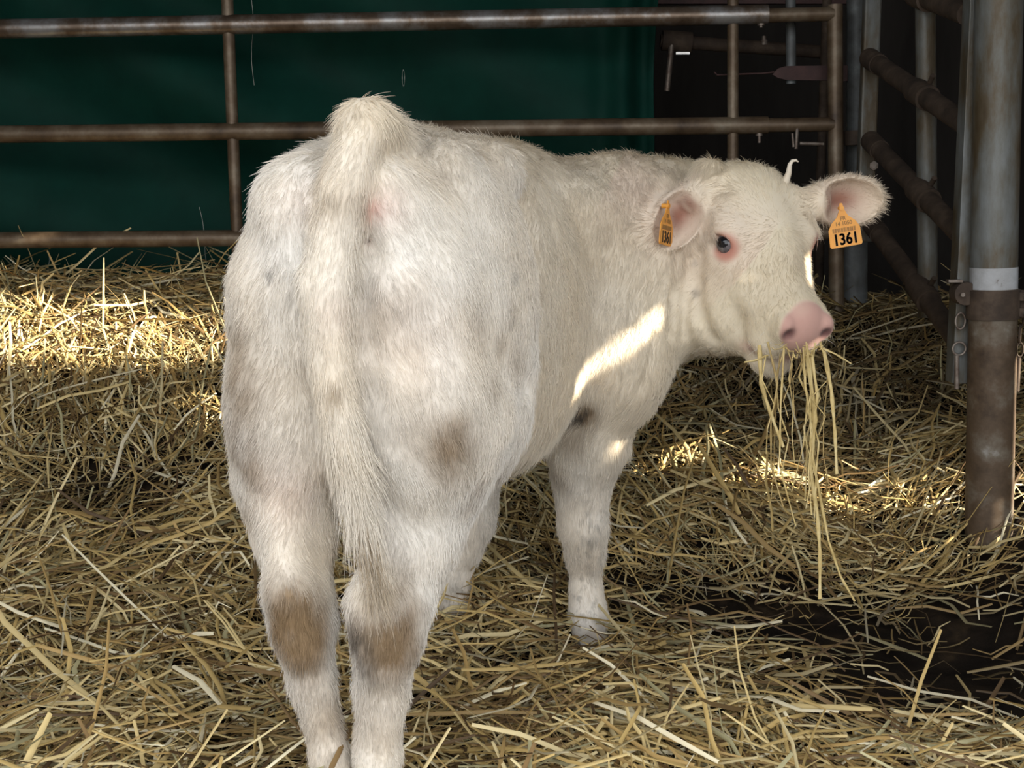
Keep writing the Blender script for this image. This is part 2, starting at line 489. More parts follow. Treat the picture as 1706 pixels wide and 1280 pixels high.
# angle-iron upright with its hinge pin, chain rings and the big post
ang = empty('angle_upright', P(1606, 660, 3.04), 'galvanised angle iron upright clamped against the thick round post', 'upright')
mb = MB()
a0, a1 = P(1603, -80, 3.03), P(1603, 640, 3.03)
zc, hz = (a0[2] + a1[2]) / 2, (a0[2] - a1[2]) / 2
mb.box((a1[0] + 0.004, 3.04, zc), (0.0185, 0.004, hz)); mb.box((a1[0] - 0.0165, 3.062, zc), (0.004, 0.026, hz))
mb.build('angle', 'galv', ang, bevel=0.0015)
lug = MB(); c = P(1607, 489, 3.0); lug.tube([c + np.array([0, 0.03, 0]), c - np.array([0, 0.012, 0])], 0.026, 24); lug.box(c + np.array([0.02, 0.008, 0]), (0.024, 0.016, 0.025))
lug = lug.build('hinge_lug', 'dark_rust', ang)
mb = MB(); c = P(1603, 491, 2.98); mb.tube([c, c + np.array([0, -0.006, 0])], 0.005, 10); mb.build('bolt', 'bolt', lug)
mb = MB(); mb.box(P(1590, 468, 3.0), (0.016, 0.01, 0.003)); mb.build('hinge_plate', 'bolt', lug)
for (x, y, R, sy) in ((1600, 535, 0.011, 1.7), (1598, 581, 0.0150, 1.0)):
    mb = MB(); mb.torus(P(x, y, 3.02), R, 0.0028, np.array([1, 0, 0]), np.array([0, 0, 1]), 22, 8, 1.0, sy)
    mb.build('chain_ring', 'bolt', ang)
mb = MB(); mb.pipe(P(1594, 592, 3.02), P(1594, 648, 3.02), 0.006, 10); mb.build('drop_pin', 'bolt', ang)

post = empty('thick_post', P(1650, 830, 3.0), 'thick round steel post with a white painted band and rusty foot', 'post')
PT, PB = P(1666, -90, 3.0), P(1647, 900, 3.0)
def pp(y):
    t = (y + 90) / 990.0
    return PT + (PB - PT) * t
mb = MB(); mb.pipe(pp(-90), pp(432), 0.0515, 40); mb.build('shaft', 'galv', post)
mb = MB(); mb.pipe(pp(430), pp(468), 0.0525, 40); mb.build('painted_band', 'white_paint', post)
mb = MB(); mb.pipe(pp(466), pp(900), 0.0535, 40); mb.build('foot', 'post_rust', post)
cl = MB(); cl.pipe(pp(467), pp(516), 0.0585, 40)
e = pp(491); cl.box(e + np.array([0.085, -0.03, 0.018]), (0.06, 0.004, 0.010)); cl.box(e + np.array([0.085, -0.03, -0.018]), (0.06, 0.004, 0.010)); cl.box(e + np.array([0.085, -0.012, 0]), (0.06, 0.004, 0.032))
cl = cl.build('collar', 'dark_rust', post, bevel=0.002)
for dz in (0.018, -0.018):
    mb = MB(); mb.tube([e + np.array([0.062, -0.032, dz]), e + np.array([0.062, -0.046, dz])], 0.0075, 6); mb.build('bolt', 'bright_bolt', cl)

chain = empty('hanging_chain', P(1697, 620, 3.02), 'short rusty chain with a pin hanging beside the thick post', 'chain')
for i, (y, h) in enumerate(((533, 16), (556, 16), (583, 13))):
    mb = MB(); ax = np.array([1, 0, 0]) if i % 2 == 0 else np.array([0.5, 0.87, 0])
    mb.torus(P(1699, y, 3.02), 0.010, 0.0025, ax, np.array([0, 0, 1]), 18, 8, 0.8, h / 8.0)
    mb.build('link', 'dark_rust', chain)
mb = MB(); mb.pipe(P(1697, 596, 3.02), P(1694, 652, 3.02), 0.0058, 12); mb.build('pin', 'dark_rust', chain)

# ================================================================== the calf
O_ = np.array([-0.227, 1.9, 0.0])
U_ = np.array([0.284, 0.9588, 0.0])      # towards its chest
R_ = np.array([0.9588, -0.284, 0.0])     # its right side
def L(a, b, z): return O_ + U_ * a + R_ * b + np.array([0, 0, z])

# head frame: l to the calf's left (right in the picture), f poll -> muzzle, n out of the forehead
YAW, DIP, ROLL = math.radians(24), math.radians(47), math.radians(-1)
_hz = np.array([math.sin(YAW), -math.cos(YAW), 0])
HL = np.array([math.cos(YAW), math.sin(YAW), 0])
HF = _hz * math.cos(DIP) + np.array([0, 0, -math.sin(DIP)])
HN = _hz * math.sin(DIP) + np.array([0, 0, math.cos(DIP)])
_rr = np.array([[math.cos(ROLL), 0, -math.sin(ROLL)], [0, 1, 0], [math.sin(ROLL), 0, math.cos(ROLL)]])
HL, HF, HN = _rr @ HL, _rr @ HF, _rr @ HN
HR = np.stack([HL, HF, HN], 1)
E_ = P(1287, 385, 2.62)
LS, FS, NS = 1.08, 1.25, 1.08
def H(l, f, n): return E_ + HL * (l * LS) + HF * (f * (FS if f > 0 else 0.92)) + HN * (n * NS)

# ------------------------------------------------ signed distance field on a graded grid
def axis(parts_):
    out = []
    for lo, hi, h in parts_:
        out.append(np.arange(lo, hi - 1e-6, h))
    return np.concatenate(out).astype(np.float32)
GX = axis([(-0.52, 0.26, 0.0062), (0.26, 0.86, 0.0036)])
GYv = axis([(1.62, 2.42, 0.0062), (2.42, 2.86, 0.0040), (2.86, 3.14, 0.0062)])
GZ = axis([(-0.06, 0.50, 0.0062), (0.50, 1.14, 0.0044)])
D = np.full((len(GX), len(GYv), len(GZ)), 0.25, np.float32)


def region(lo, hi):
    sl = []
    for ax, l, h in zip((GX, GYv, GZ), lo, hi):
        i0, i1 = np.searchsorted(ax, l), np.searchsorted(ax, h)
        sl.append(slice(max(i0 - 1, 0), min(i1 + 1, len(ax))))
    return tuple(sl)


def pts(sl):
    return GX[sl[0]][:, None, None], GYv[sl[1]][None, :, None], GZ[sl[2]][None, None, :]


def smin(a, b, k):
    h = np.maximum(k - np.abs(a - b), 0) / k
    return np.minimum(a, b) - h * h * k * 0.25


def union(sl, d, k): D[sl] = smin(D[sl], d, k)
def carve(sl, d, k): D[sl] = -smin(-D[sl], d, k)


def ell_d(sl, c, rad, R=None):
    x, y, z = pts(sl)
    x = x - c[0]; y = y - c[1]; z = z - c[2]
    if R is not None:
        x, y, z = (R[0, 0] * x + R[1, 0] * y + R[2, 0] * z, R[0, 1] * x + R[1, 1] * y + R[2, 1] * z, R[0, 2] * x + R[1, 2] * y + R[2, 2] * z)
    k0 = np.sqrt((x / rad[0]) ** 2 + (y / rad[1]) ** 2 + (z / rad[2]) ** 2)
    k1 = np.sqrt((x / rad[0] ** 2) ** 2 + (y / rad[1] ** 2) ** 2 + (z / rad[2] ** 2) ** 2) + 1e-9
    return (k0 * (k0 - 1) / k1).astype(np.float32)


def ell(c, rad, R=None, k=0.03, sub=False):
    c = np.asarray(c, float)
    m = max(rad) + k + 0.02
    sl = region(c - m, c + m)
    (carve if sub else union)(sl, ell_d(sl, c, rad, R), k)


def cone_d(sl, p0, r0, p1, r1):
    x, y, z = pts(sl)
    d = p1 - p0
    t = np.clip(((x - p0[0]) * d[0] + (y - p0[1]) * d[1] + (z - p0[2]) * d[2]) / d.dot(d), 0, 1)
    q = np.sqrt((x - p0[0] - t * d[0]) ** 2 + (y - p0[1] - t * d[1]) ** 2 + (z - p0[2] - t * d[2]) ** 2)
    return (q - (r0 + (r1 - r0) * t)).astype(np.float32)


def cone(p0, r0, p1, r1, k=0.03, sub=False):
    p0 = np.asarray(p0, float); p1 = np.asarray(p1, float)
    m = max(r0, r1) + k + 0.02
    sl = region(np.minimum(p0, p1) - m, np.maximum(p0, p1) + m)
    (carve if sub else union)(sl, cone_d(sl, p0, r0, p1, r1), k)


def limb(chain_, k=0.02):
    for (p0, r0), (p1, r1) in zip(chain_[:-1], chain_[1:]):
        cone(p0, r0, p1, r1, k)


def trunk(k=0.04):
    # a, top, bottom, half width, roundness
    T = np.array([
        (-0.110, 0.93, 0.72, 0.050),
        (-0.085, 0.970, 0.62, 0.125),
        (-0.03, 1.005, 0.55, 0.178),
        (0.06, 1.025, 0.52, 0.196),
        (0.18, 1.045, 0.50, 0.188),
        (0.28, 1.046, 0.49, 0.166),
        (0.37, 1.040, 0.45, 0.148),
        (0.48, 1.035, 0.425, 0.160),
        (0.60, 1.036, 0.410, 0.183),
        (0.72, 1.045, 0.415, 0.186),
        (0.84, 1.040, 0.440, 0.172),
        (0.95, 0.985, 0.49, 0.140),
        (1.02, 0.90, 0.56, 0.080),
    ])
    sl = region((-0.52, 1.62, 0.36), (0.42, 3.1, 1.12))
    x, y, z = pts(sl)
    a = (x - O_[0]) * U_[0] + (y - O_[1]) * U_[1]
    b = (x - O_[0]) * R_[0] + (y - O_[1]) * R_[1]
    ac = np.clip(a, T[0, 0], T[-1, 0])
    fine = np.linspace(T[0, 0], T[-1, 0], 240)
    def ev(col):
        yv = np.interp(fine, T[:, 0], T[:, col])
        ker = np.hanning(25); ker /= ker.sum()
        ys_ = np.convolve(np.pad(yv, 12, mode='edge'), ker, 'valid')
        return np.interp(ac, fine, ys_)
    top, bot, w = ev(1), ev(2), ev(3)
    zc = 0.5 * (top + bot); h = 0.5 * (top - bot)
    zn = (z - zc) / h
    wz = w * (1 - (0.06 + 0.14 * smoothstep(0.1, 0.35, a)) * np.clip(zn, 0, 1) ** 2)     # narrower over the spine
    q = (np.abs(b / wz) ** 2.25 + np.abs(zn) ** 2.25) ** (1 / 2.25)
    d = (q - 1) * np.minimum(wz, h) * 0.9
    over = np.maximum(np.abs(a - ac) - 0.0, 0)
    d = np.sqrt(np.maximum(d, 0) ** 2 + over ** 2) + np.minimum(d, 0)
    union(sl, d.astype(np.float32), k)


trunk()
# hips, pins, thighs
BR = np.stack([U_, R_, np.array([0, 0, 1.0])], 1)
for s in (-1, 1):
    ell(L(0.23, s * 0.130, 0.970), (0.065, 0.050, 0.050), BR, k=0.05)             # hook bone
    ell(L(-0.060, s * 0.070, 0.915), (0.050, 0.050, 0.06), BR, k=0.05)            # pin bone
    ell(L(0.125, s * 0.100, 0.765), (0.170, 0.112, 0.255), BR, k=0.014)           # thigh
    ell(L(0.180, s * 0.130, 0.735), (0.095, 0.090, 0.235), BR, k=0.014)
    cone(L(-0.03, s * 0.092, 0.80), 0.080, L(0.00, s * 0.104, 0.60), 0.078, 0.04)   # buttock
    ell(L(0.205, s * 0.128, 0.655), (0.085, 0.080, 0.175), BR, k=0.02)              # stifle
    # the muscle runs down smoothly into the gaskin
    cone(L(0.00, s * 0.104, 0.64), 0.084, P(485, 860, 1.91) if s < 0 else P(690, 865, 1.895), 0.050 if s < 0 else 0.058, 0.06)
# left hind leg
LH = [(L(0.08, -0.118, 0.60), 0.092), (P(478, 800, 1.97), 0.070), (P(492, 890, 1.94), 0.052), (P(500, 985, 1.89), 0.043)]
limb(LH, 0.04)
limb([(P(500, 985, 1.89), 0.043), (P(508, 1040, 1.885), 0.044), (P(521, 1140, 1.885), 0.033), (P(548, 1260, 1.885), 0.027), (P(558, 1345, 1.88), 0.034), (P(560, 1395, 1.90), 0.032)], 0.02)
limb([(P(470, 860, 1.89), 0.022), (P(483, 985, 1.845), 0.030), (P(503, 1080, 1.855), 0.026)], 0.03)      # tendon and point of hock
# right hind leg
RH = [(L(0.08, 0.118, 0.60), 0.096), (P(712, 800, 1.97), 0.078), (P(685, 900, 1.92), 0.062), (P(662, 1000, 1.875), 0.050)]
limb(RH, 0.04)
limb([(P(662, 1000, 1.875), 0.050), (P(647, 1060, 1.865), 0.047), (P(634, 1150, 1.86), 0.038), (P(631, 1260, 1.855), 0.031), (P(632, 1345, 1.85), 0.036), (P(632, 1395, 1.87), 0.034)], 0.02)
limb([(P(650, 880, 1.86), 0.026), (P(622, 1010, 1.825), 0.034), (P(625, 1110, 1.83), 0.028)], 0.03)
# udder / belly fold between the thighs
ell(L(0.22, 0.0, 0.56), (0.09, 0.09, 0.06), k=0.05)
# shoulders and fore legs
for s in (-1, 1):
    cone(L(0.78, s * 0.125, 0.90), 0.075, L(0.90, s * 0.125, 0.62), 0.085, 0.06)
    ell(L(0.80, s * 0.13, 0.66), (0.075, 0.075, 0.10), k=0.05)
FR = [(L(0.83, 0.120, 0.60), 0.098), (P(978, 745, 2.70), 0.078), (P(972, 800, 2.715), 0.056), (P(971, 850, 2.72), 0.045), (P(972, 885, 2.72), 0.044), (P(974, 925, 2.73), 0.033), (P(977, 985, 2.735), 0.027), (P(982, 1030, 2.73), 0.036), (P(985, 1062, 2.725), 0.034)]
limb(FR, 0.03)
FL = [(L(0.86, -0.105, 0.60), 0.085), (P(790, 770, 2.79), 0.062), (P(786, 830, 2.79), 0.050), (P(782, 870, 2.79), 0.048), (P(768, 915, 2.79), 0.036), (P(753, 975, 2.79), 0.031), (P(748, 1015, 2.785), 0.038), (P(745, 1044, 2.78), 0.036)]
limb(FL, 0.03)
# neck and brisket
NK = [(P(1010, 455, 2.74), (0.19, 0.16, 0.240)), (P(1075, 445, 2.80), (0.14, 0.125, 0.220)), (P(1130, 432, 2.82), (0.11, 0.105, 0.192)), (P(1185, 420, 2.79), (0.10, 0.095, 0.160))]
for c, r in NK: ell(c, r, k=0.07)
ell(P(1035, 600, 2.68), (0.10, 0.12, 0.13), k=0.06)
# throat folds
for (x, y0, y1, Y) in ((1128, 430, 560, 2.715), (1150, 420, 545, 2.71)):
    cone(P(x, y0, Y), 0.006, P(x - 4, y1, Y + 0.005), 0.006, 0.035, sub=True)

# head
def hell(l, f, n, rad, k=0.03, sub=False): ell(H(l, f, n), (rad[0] * LS, rad[1] * 1.06, rad[2] * NS), HR, k, sub)
hell(0, -0.070, -0.065, (0.104, 0.110, 0.092), 0.05)
hell(0, -0.125, -0.030, (0.088, 0.066, 0.060), 0.05)            # poll
hell(0, -0.045, -0.030, (0.098, 0.105, 0.050), 0.04)            # forehead
cone(H(0, -0.01, -0.055), 0.076, H(0, 0.135, -0.055), 0.052, 0.03)   # nasal bridge
for s in (-1, 1):
    hell(s * 0.066, -0.005, -0.115, (0.042, 0.110, 0.085), 0.04)   # cheek
    cone(H(s * 0.055, -0.010, -0.185), 0.052, H(s * 0.026, 0.128, -0.138), 0.034, 0.045)   # jaw
    hell(s * 0.080, -0.022, -0.014, (0.026, 0.040, 0.024), 0.03)  # brow
    cone(H(s * 0.058, 0.035, -0.060), 0.024, H(s * 0.040, 0.12, -0.065), 0.032, 0.03)
NPR = np.stack([HL, HF * 0.86 + HN * 0.5, HN * 0.86 - HF * 0.5], 1)     # the nose pad leans back
hell(0, 0.145, -0.060, (0.062, 0.045, 0.056), 0.03)             # muzzle
ell(H(0, 0.163, -0.050), (0.055, 0.030, 0.046), NPR, 0.018)     # nose pad
for s in (-1, 1):
    hell(s * 0.036, 0.148, -0.095, (0.032, 0.040, 0.028), 0.02)   # upper lip
    ell(H(s * 0.042, 0.166, -0.036), (0.020, 0.024, 0.027), NPR, 0.010)  # nostril wing
hell(0, 0.148, -0.152, (0.044, 0.042, 0.028), 0.012)            # chin
ell(P(1205, 520, 2.72), (0.10, 0.10, 0.085), k=0.06)             # throat
for s in (-1, 1):                                                # mouth line, nostrils, eye sockets
    cone(H(0, 0.180, -0.122), 0.006, H(s * 0.054, 0.108, -0.124), 0.005, 0.010, sub=True)
    ell(H(s * 0.040, 0.192, -0.030), (0.0125, 0.020, 0.014), NPR, 0.008, sub=True)
    ell(H(s * 0.104, 0.006, -0.030), (0.020, 0.030, 0.018), np.stack([HL, HF * 0.8 + HN * 0.6, HN * 0.8 - HF * 0.6], 1), 0.010, sub=True)
# ears: cupped leaves
def ear(base, tip, face, wid, k=0.02):
    base = np.asarray(base); tip = np.asarray(tip)
    ax = tip - base; ln = np.linalg.norm(ax); ax /= ln
    face = face - ax * face.dot(ax); face /= np.linalg.norm(face)
    sd = np.cross(ax, face)
    R = np.stack([ax, sd, face], 1)
    c = base + ax * ln * 0.54
    lo = np.minimum(base, tip) - 0.09; hi = np.maximum(base, tip) + 0.09
    sl = region(lo, hi)
    outer = ell_d(sl, c, (ln * 0.50, wid, 0.034), R)
    inner = ell_d(sl, c + face * 0.017 + ax * 0.004, (ln * 0.455, wid * 0.88, 0.040), R)
    cup = -smin(-outer, inner, 0.006)
    union(sl, cup, 0.008)
    cone(base - ax * 0.035, 0.030, base + ax * 0.025, 0.024, 0.03)
    return c, R, ln
camdir = CAM - E_; camdir /= np.linalg.norm(camdir)
EAR_L = ear(P(1342, 338, 2.70), P(1468, 332, 2.70), np.array([-0.10, -0.92, -0.12]), 0.052)
EAR_R = ear(P(1166, 312, 2.665), P(1098, 410, 2.61), np.array([0.10, -0.95, 0.02]), 0.050)

# tail
TAIL = [(612, 208, 1.840, 0.026), (592, 255, 1.800, 0.031), (568, 330, 1.778, 0.034), (553, 420, 1.764, 0.033), (545, 500, 1.757, 0.031), (548, 580, 1.757, 0.029), (560, 660, 1.758, 0.028), (577, 740, 1.760, 0.027), (594, 810, 1.770, 0.025), (604, 870, 1.775, 0.019), (616, 930, 1.778, 0.012), (622, 975, 1.78, 0.006)]
for off in (-1, 1):                                   # valleys either side of the tail
    for (q0, q1) in zip(TAIL[2:7], TAIL[3:8]):
        cone(P(q0[0] + off * 58, q0[1], 1.770), 0.003, P(q1[0] + off * 58, q1[1], 1.775), 0.003, 0.040, sub=True)
_tk = np.array([(*P(*q[:3]), q[3]) for q in TAIL])
_tf = np.linspace(0, len(TAIL) - 1, 56)
_td = np.stack([np.interp(_tf, np.arange(len(TAIL)), _tk[:, j]) for j in range(4)], -1)
_ker = np.hanning(9); _ker /= _ker.sum()
_td = np.stack([np.convolve(np.pad(_td[:, j], 4, mode='edge'), _ker, 'valid') for j in range(4)], -1)
_sl = region(_td[:, :3].min(0) - 0.09, _td[:, :3].max(0) + 0.09)
_dt = None
for q0, q1 in zip(_td[:-1], _td[1:]):
    dd = cone_d(_sl, q0[:3], q0[3], q1[:3], q1[3])
    _dt = dd if _dt is None else np.minimum(_dt, dd)
union(_sl, _dt, 0.016)
cone(P(614, 204, 1.85), 0.027, L(0.12, 0.01, 1.0), 0.03, 0.05)
for s in (-1, 1):
    ell(L(0.370, s * 0.195, 0.86), (0.075, 0.058, 0.20), BR, 0.03, sub=True)          # hollow of the flank
cone(P(622, 330, 1.80), 0.004, P(612, 400, 1.80), 0.004, 0.02, sub=True)


# creases: where the photograph shows one fold of skin lying over the next
def skin_at(px, py):
    d = P(px, py, 5.0) - CAM; d /= np.linalg.norm(d)
    t = np.arange(1.5, 3.3, 0.004)
    q = CAM + d * t[:, None]
    ix = np.clip(np.searchsorted(GX, q[:, 0]), 0, len(GX) - 1); iy = np.clip(np.searchsorted(GYv, q[:, 1]), 0, len(GYv) - 1); iz = np.clip(np.searchsorted(GZ, q[:, 2]), 0, len(GZ) - 1)
    hit = np.nonzero(D[ix, iy, iz] < 0)[0]
    return q[hit[0]] if len(hit) else None
for poly, r, k in (([(1163, 420), (1158, 470), (1166, 525), (1188, 566)], 0.003, 0.030), ([(1130, 425), (1126, 490), (1118, 560)], 0.002, 0.026), ([(1147, 430), (1142, 500), (1140, 560)], 0.001, 0.022),
                   ([(838, 262), (872, 345), (890, 450), (893, 560), (884, 640), (858, 715), (838, 765)], 0.010, 0.036), ([(1090, 560), (1070, 640), (1045, 690)], 0.001, 0.02),
                   ([(545, 800), (560, 870), (566, 950)], 0.002, 0.02), ([(940, 640), (925, 700), (905, 760)], 0.002, 0.03)):
    ps = [skin_at(*q) for q in poly]
    ps = [q for q in ps if q is not None]
    for a_, b_ in zip(ps[:-1], ps[1:]):
        if np.linalg.norm(a_ - b_) < 0.18: cone(a_, r, b_, r, k, sub=True)


# ------------------------------------------------ surface nets
def surface_nets():
    ins = D < 0
    n = np.zeros(tuple(s - 1 for s in D.shape), np.uint8)
    for dx in (0, 1):
        for dy in (0, 1):
            for dz in (0, 1):
                n += ins[dx:dx + n.shape[0], dy:dy + n.shape[1], dz:dz + n.shape[2]]
    cells = np.argwhere((n > 0) & (n < 8))
    idm = np.full(n.shape, -1, np.int32)
    idm[cells[:, 0], cells[:, 1], cells[:, 2]] = np.arange(len(cells))
    acc = np.zeros((len(cells), 3)); cnt = np.zeros(len(cells))
    corners = [(dx, dy, dz) for dx in (0, 1) for dy in (0, 1) for dz in (0, 1)]
    for a in corners:
        for ax in range(3):
            if a[ax]: continue
            b = list(a); b[ax] = 1
            ia = cells + np.array(a); ib = cells + np.array(b)
            da = D[ia[:, 0], ia[:, 1], ia[:, 2]]; db = D[ib[:, 0], ib[:, 1], ib[:, 2]]
            m = (da < 0) != (db < 0)
            t = np.where(m, da / np.where(m, da - db, 1), 0)
            pa = np.stack([GX[ia[:, 0]], GYv[ia[:, 1]], GZ[ia[:, 2]]], -1)
            pb = np.stack([GX[ib[:, 0]], GYv[ib[:, 1]], GZ[ib[:, 2]]], -1)
            acc += np.where(m[:, None], pa + (pb - pa) * t[:, None], 0); cnt += m
    V = acc / cnt[:, None]
    quads = []
    for ax in range(3):
        s0 = [slice(None)] * 3; s1 = [slice(None)] * 3
        s0[ax] = slice(0, -1); s1[ax] = slice(1, None)
        A, B = ins[tuple(s0)], ins[tuple(s1)]
        e = np.argwhere(A != B)
        o1, o2 = [(1, 2), (2, 0), (0, 1)][ax]
        ok = (e[:, o1] > 0) & (e[:, o2] > 0) & (e[:, o1] < D.shape[o1] - 1) & (e[:, o2] < D.shape[o2] - 1)
        e = e[ok]
        fl = A[e[:, 0], e[:, 1], e[:, 2]]
        def cid(d1, d2):
            q = e.copy(); q[:, o1] -= d1; q[:, o2] -= d2
            return idm[q[:, 0], q[:, 1], q[:, 2]]
        q = np.stack([cid(1, 1), cid(0, 1), cid(0, 0), cid(1, 0)], -1)
        q = np.where(fl[:, None], q, q[:, ::-1])
        quads.append(q)
    Q = np.concatenate(quads)
    Q = Q[(Q >= 0).all(1)]
    return V, Q


V, Q = surface_nets()
# keep the largest connected piece (drops stray specks)
lab = np.arange(len(V))
for _ in range(400):
    m = lab[Q].min(1)
    new = lab.copy()
    for j in range(4): np.minimum.at(new, Q[:, j], m)
    new = new[new]
    if (new == lab).all(): break
    lab = new
big = np.bincount(lab).argmax()
kp = lab == big
remap = np.cumsum(kp) - 1
Q = remap[Q[kp[Q[:, 0]]]]; V = V[kp]
ed = np.concatenate([Q[:, [0, 1]], Q[:, [1, 2]], Q[:, [2, 3]], Q[:, [3, 0]]])
deg = np.bincount(ed[:, 0], minlength=len(V)) + np.bincount(ed[:, 1], minlength=len(V))
def lap(V):
    S = np.zeros_like(V)
    for j in range(3):
        S[:, j] = np.bincount(ed[:, 0], V[ed[:, 1], j], len(V)) + np.bincount(ed[:, 1], V[ed[:, 0], j], len(V))
    return S / deg[:, None] - V
for _ in range(4):
    V = V + 0.5 * lap(V); V = V - 0.52 * lap(V)
V = V + 0.4 * lap(V)


def vnormals(V, Q):
    fn = np.cross(V[Q[:, 2]] - V[Q[:, 0]], V[Q[:, 3]] - V[Q[:, 1]])
    N = np.zeros_like(V)
    for j in range(4):
        for c in range(3):
            N[:, c] += np.bincount(Q[:, j], fn[:, c], len(V))
    return N / (np.linalg.norm(N, axis=1, keepdims=True) + 1e-12)
NV = vnormals(V, Q)
# soft lumps of muscle and fat
V = V + NV * (0.0035 * vnoise(V, 9.0) + 0.0020 * vnoise(V + 4, 21.0))[:, None] * smoothstep(0.30, 0.16, np.linalg.norm(V - E_, axis=1) * 0 + (V[:, 0] > 0.30) * 0.3)[:, None]
NV = vnormals(V, Q)


# ------------------------------------------------ where is what: colour, hair length, hair flow
def headco(p):
    q = p - E_
    ff = q @ HF
    return q @ HL / LS, np.where(ff > 0, ff / FS, ff / 0.92), q @ HN / NS

def blob(p, c, r, pw=2.0): return np.exp(-(np.sum(((p - c) / r) ** 2, -1)) ** (pw / 2))

from mathutils.bvhtree import BVHTree
bvh = BVHTree.FromPolygons([tuple(v) for v in V], [tuple(int(i) for i in q) for q in Q])
def onskin(px, py):
    d = P(px, py, 5.0) - CAM; d /= np.linalg.norm(d)
    h = bvh.ray_cast(Vector(CAM), Vector(d))
    return np.array(h[0]) if h[0] is not None else P(px, py, 2.4)

# stains: px, py, radius (m), colour index, strength
DUNG = [  # dried brown
    (470, 1050, 0.04, 0.6), (520, 1060, 0.04, 0.5), (500, 1140, 0.05, 0.3), (640, 1130, 0.06, 0.3), (600, 1050, 0.04, 0.45), (690, 1020, 0.03, 0.4), (530, 1230, 0.05, 0.25), (640, 900, 0.03, 0.3), (600, 330, 0.02, 0.2),
    (485, 1010, 0.045, 0.95), (500, 1060, 0.050, 0.85), (478, 1080, 0.035, 0.5), (512, 1110, 0.03, 0.4), (540, 1020, 0.02, 0.3),
    (650, 1080, 0.042, 0.75), (672, 1050, 0.030, 0.6), (680, 1090, 0.030, 0.6), (640, 1010, 0.03, 0.45), (665, 970, 0.03, 0.4), (620, 1080, 0.035, 0.4),
    (760, 735, 0.045, 0.60), (745, 780, 0.035, 0.35), (790, 830, 0.035, 0.35), (700, 720, 0.05, 0.20), (850, 520, 0.02, 0.30), (835, 570, 0.02, 0.25), (640, 500, 0.05, 0.22),
    (400, 640, 0.05, 0.50), (398, 740, 0.05, 0.5), (420, 790, 0.03, 0.3), (395, 560, 0.03, 0.3), (545, 265, 0.03, 0.2), (552, 340, 0.025, 0.35), (612, 350, 0.018, 0.35),
    (612, 905, 0.022, 0.70), (625, 950, 0.022, 0.70), (595, 900, 0.015, 0.5), (555, 655, 0.012, 0.5), (575, 880, 0.02, 0.3),
    (975, 690, 0.030, 0.75), (955, 735, 0.030, 0.35), (1000, 640, 0.02, 0.15), (1070, 320, 0.035, 0.20), (1010, 390, 0.03, 0.14), (830, 800, 0.03, 0.3), (735, 290, 0.03, 0.15), (1120, 290, 0.03, 0.2),
    (930, 800, 0.03, 0.25), (985, 1060, 0.02, 0.4), (745, 1040, 0.03, 0.5), (975, 940, 0.03, 0.2), (560, 1200, 0.04, 0.3), (600, 1200, 0.04, 0.3), (650, 1230, 0.03, 0.2), (820, 640, 0.03, 0.2), (800, 540, 0.03, 0.18), (860, 600, 0.03, 0.25), (410, 850, 0.03, 0.3),
]
BLACK = [(590, 1060, 0.03, 0.4), (965, 692, 0.022, 0.85), (980, 705, 0.016, 0.7), (600, 1080, 0.03, 0.35), (606, 1120, 0.025, 0.4), (985, 905, 0.015, 0.35), (990, 960, 0.02, 0.2), (985, 1040, 0.02, 0.25), (852, 530, 0.010, 0.5), (858, 460, 0.010, 0.45), (1160, 490, 0.010, 0.5), (1158, 440, 0.008, 0.4), (755, 980, 0.02, 0.3), (1010, 435, 0.008, 0.4), (450, 458, 0.008, 0.45), (487, 498, 0.006, 0.5), (575, 625, 0.005, 0.7), (1205, 464, 0.0035, 0.9), (825, 560, 0.01, 0.35)]
PINK = [(618, 345, 0.012, 0.75), (640, 340, 0.03, 0.25), (612, 400, 0.012, 0.3), (560, 520, 0.03, 0.12), (480, 820, 0.05, 0.15), (690, 560, 0.08, 0.08), (505, 330, 0.04, 0.10)]
DUNG = [(onskin(a, b), r, s) for a, b, r, s in DUNG]
BLACK = [(onskin(a, b), r, s) for a, b, r, s in BLACK]
PINK = [(onskin(a, b), r, s) for a, b, r, s in PINK]
EYE_C = [H(s * 0.084, 0.004, -0.030) for s in (-1, 1)]

TAILP = np.array([P(*q[:3]) for q in TAIL])


def tail_d(p):
    best = np.full(len(p), 9.0); tt = np.zeros(len(p))
    for i in range(len(TAILP) - 1):
        d = TAILP[i + 1] - TAILP[i]
        t = np.clip(((p - TAILP[i]) @ d) / d.dot(d), 0, 1)
        q = np.linalg.norm(p - TAILP[i] - t[:, None] * d, axis=1)
        m = q < best
        best = np.where(m, q, best); tt = np.where(m, i + t, tt)
    return best, tt


def mix(c, col, w): return c * (1 - w[:, None]) + np.asarray(col) * w[:, None]

def nose_mask(l, f, n, g=0.0):
    return smoothstep(0.116 - g, 0.125 - g, 0.85 * f + 0.52 * n - 4.0 * l * l) * smoothstep(-0.104 - g, -0.094 - g, n) * smoothstep(0.070 + g, 0.060 + g, np.abs(l))

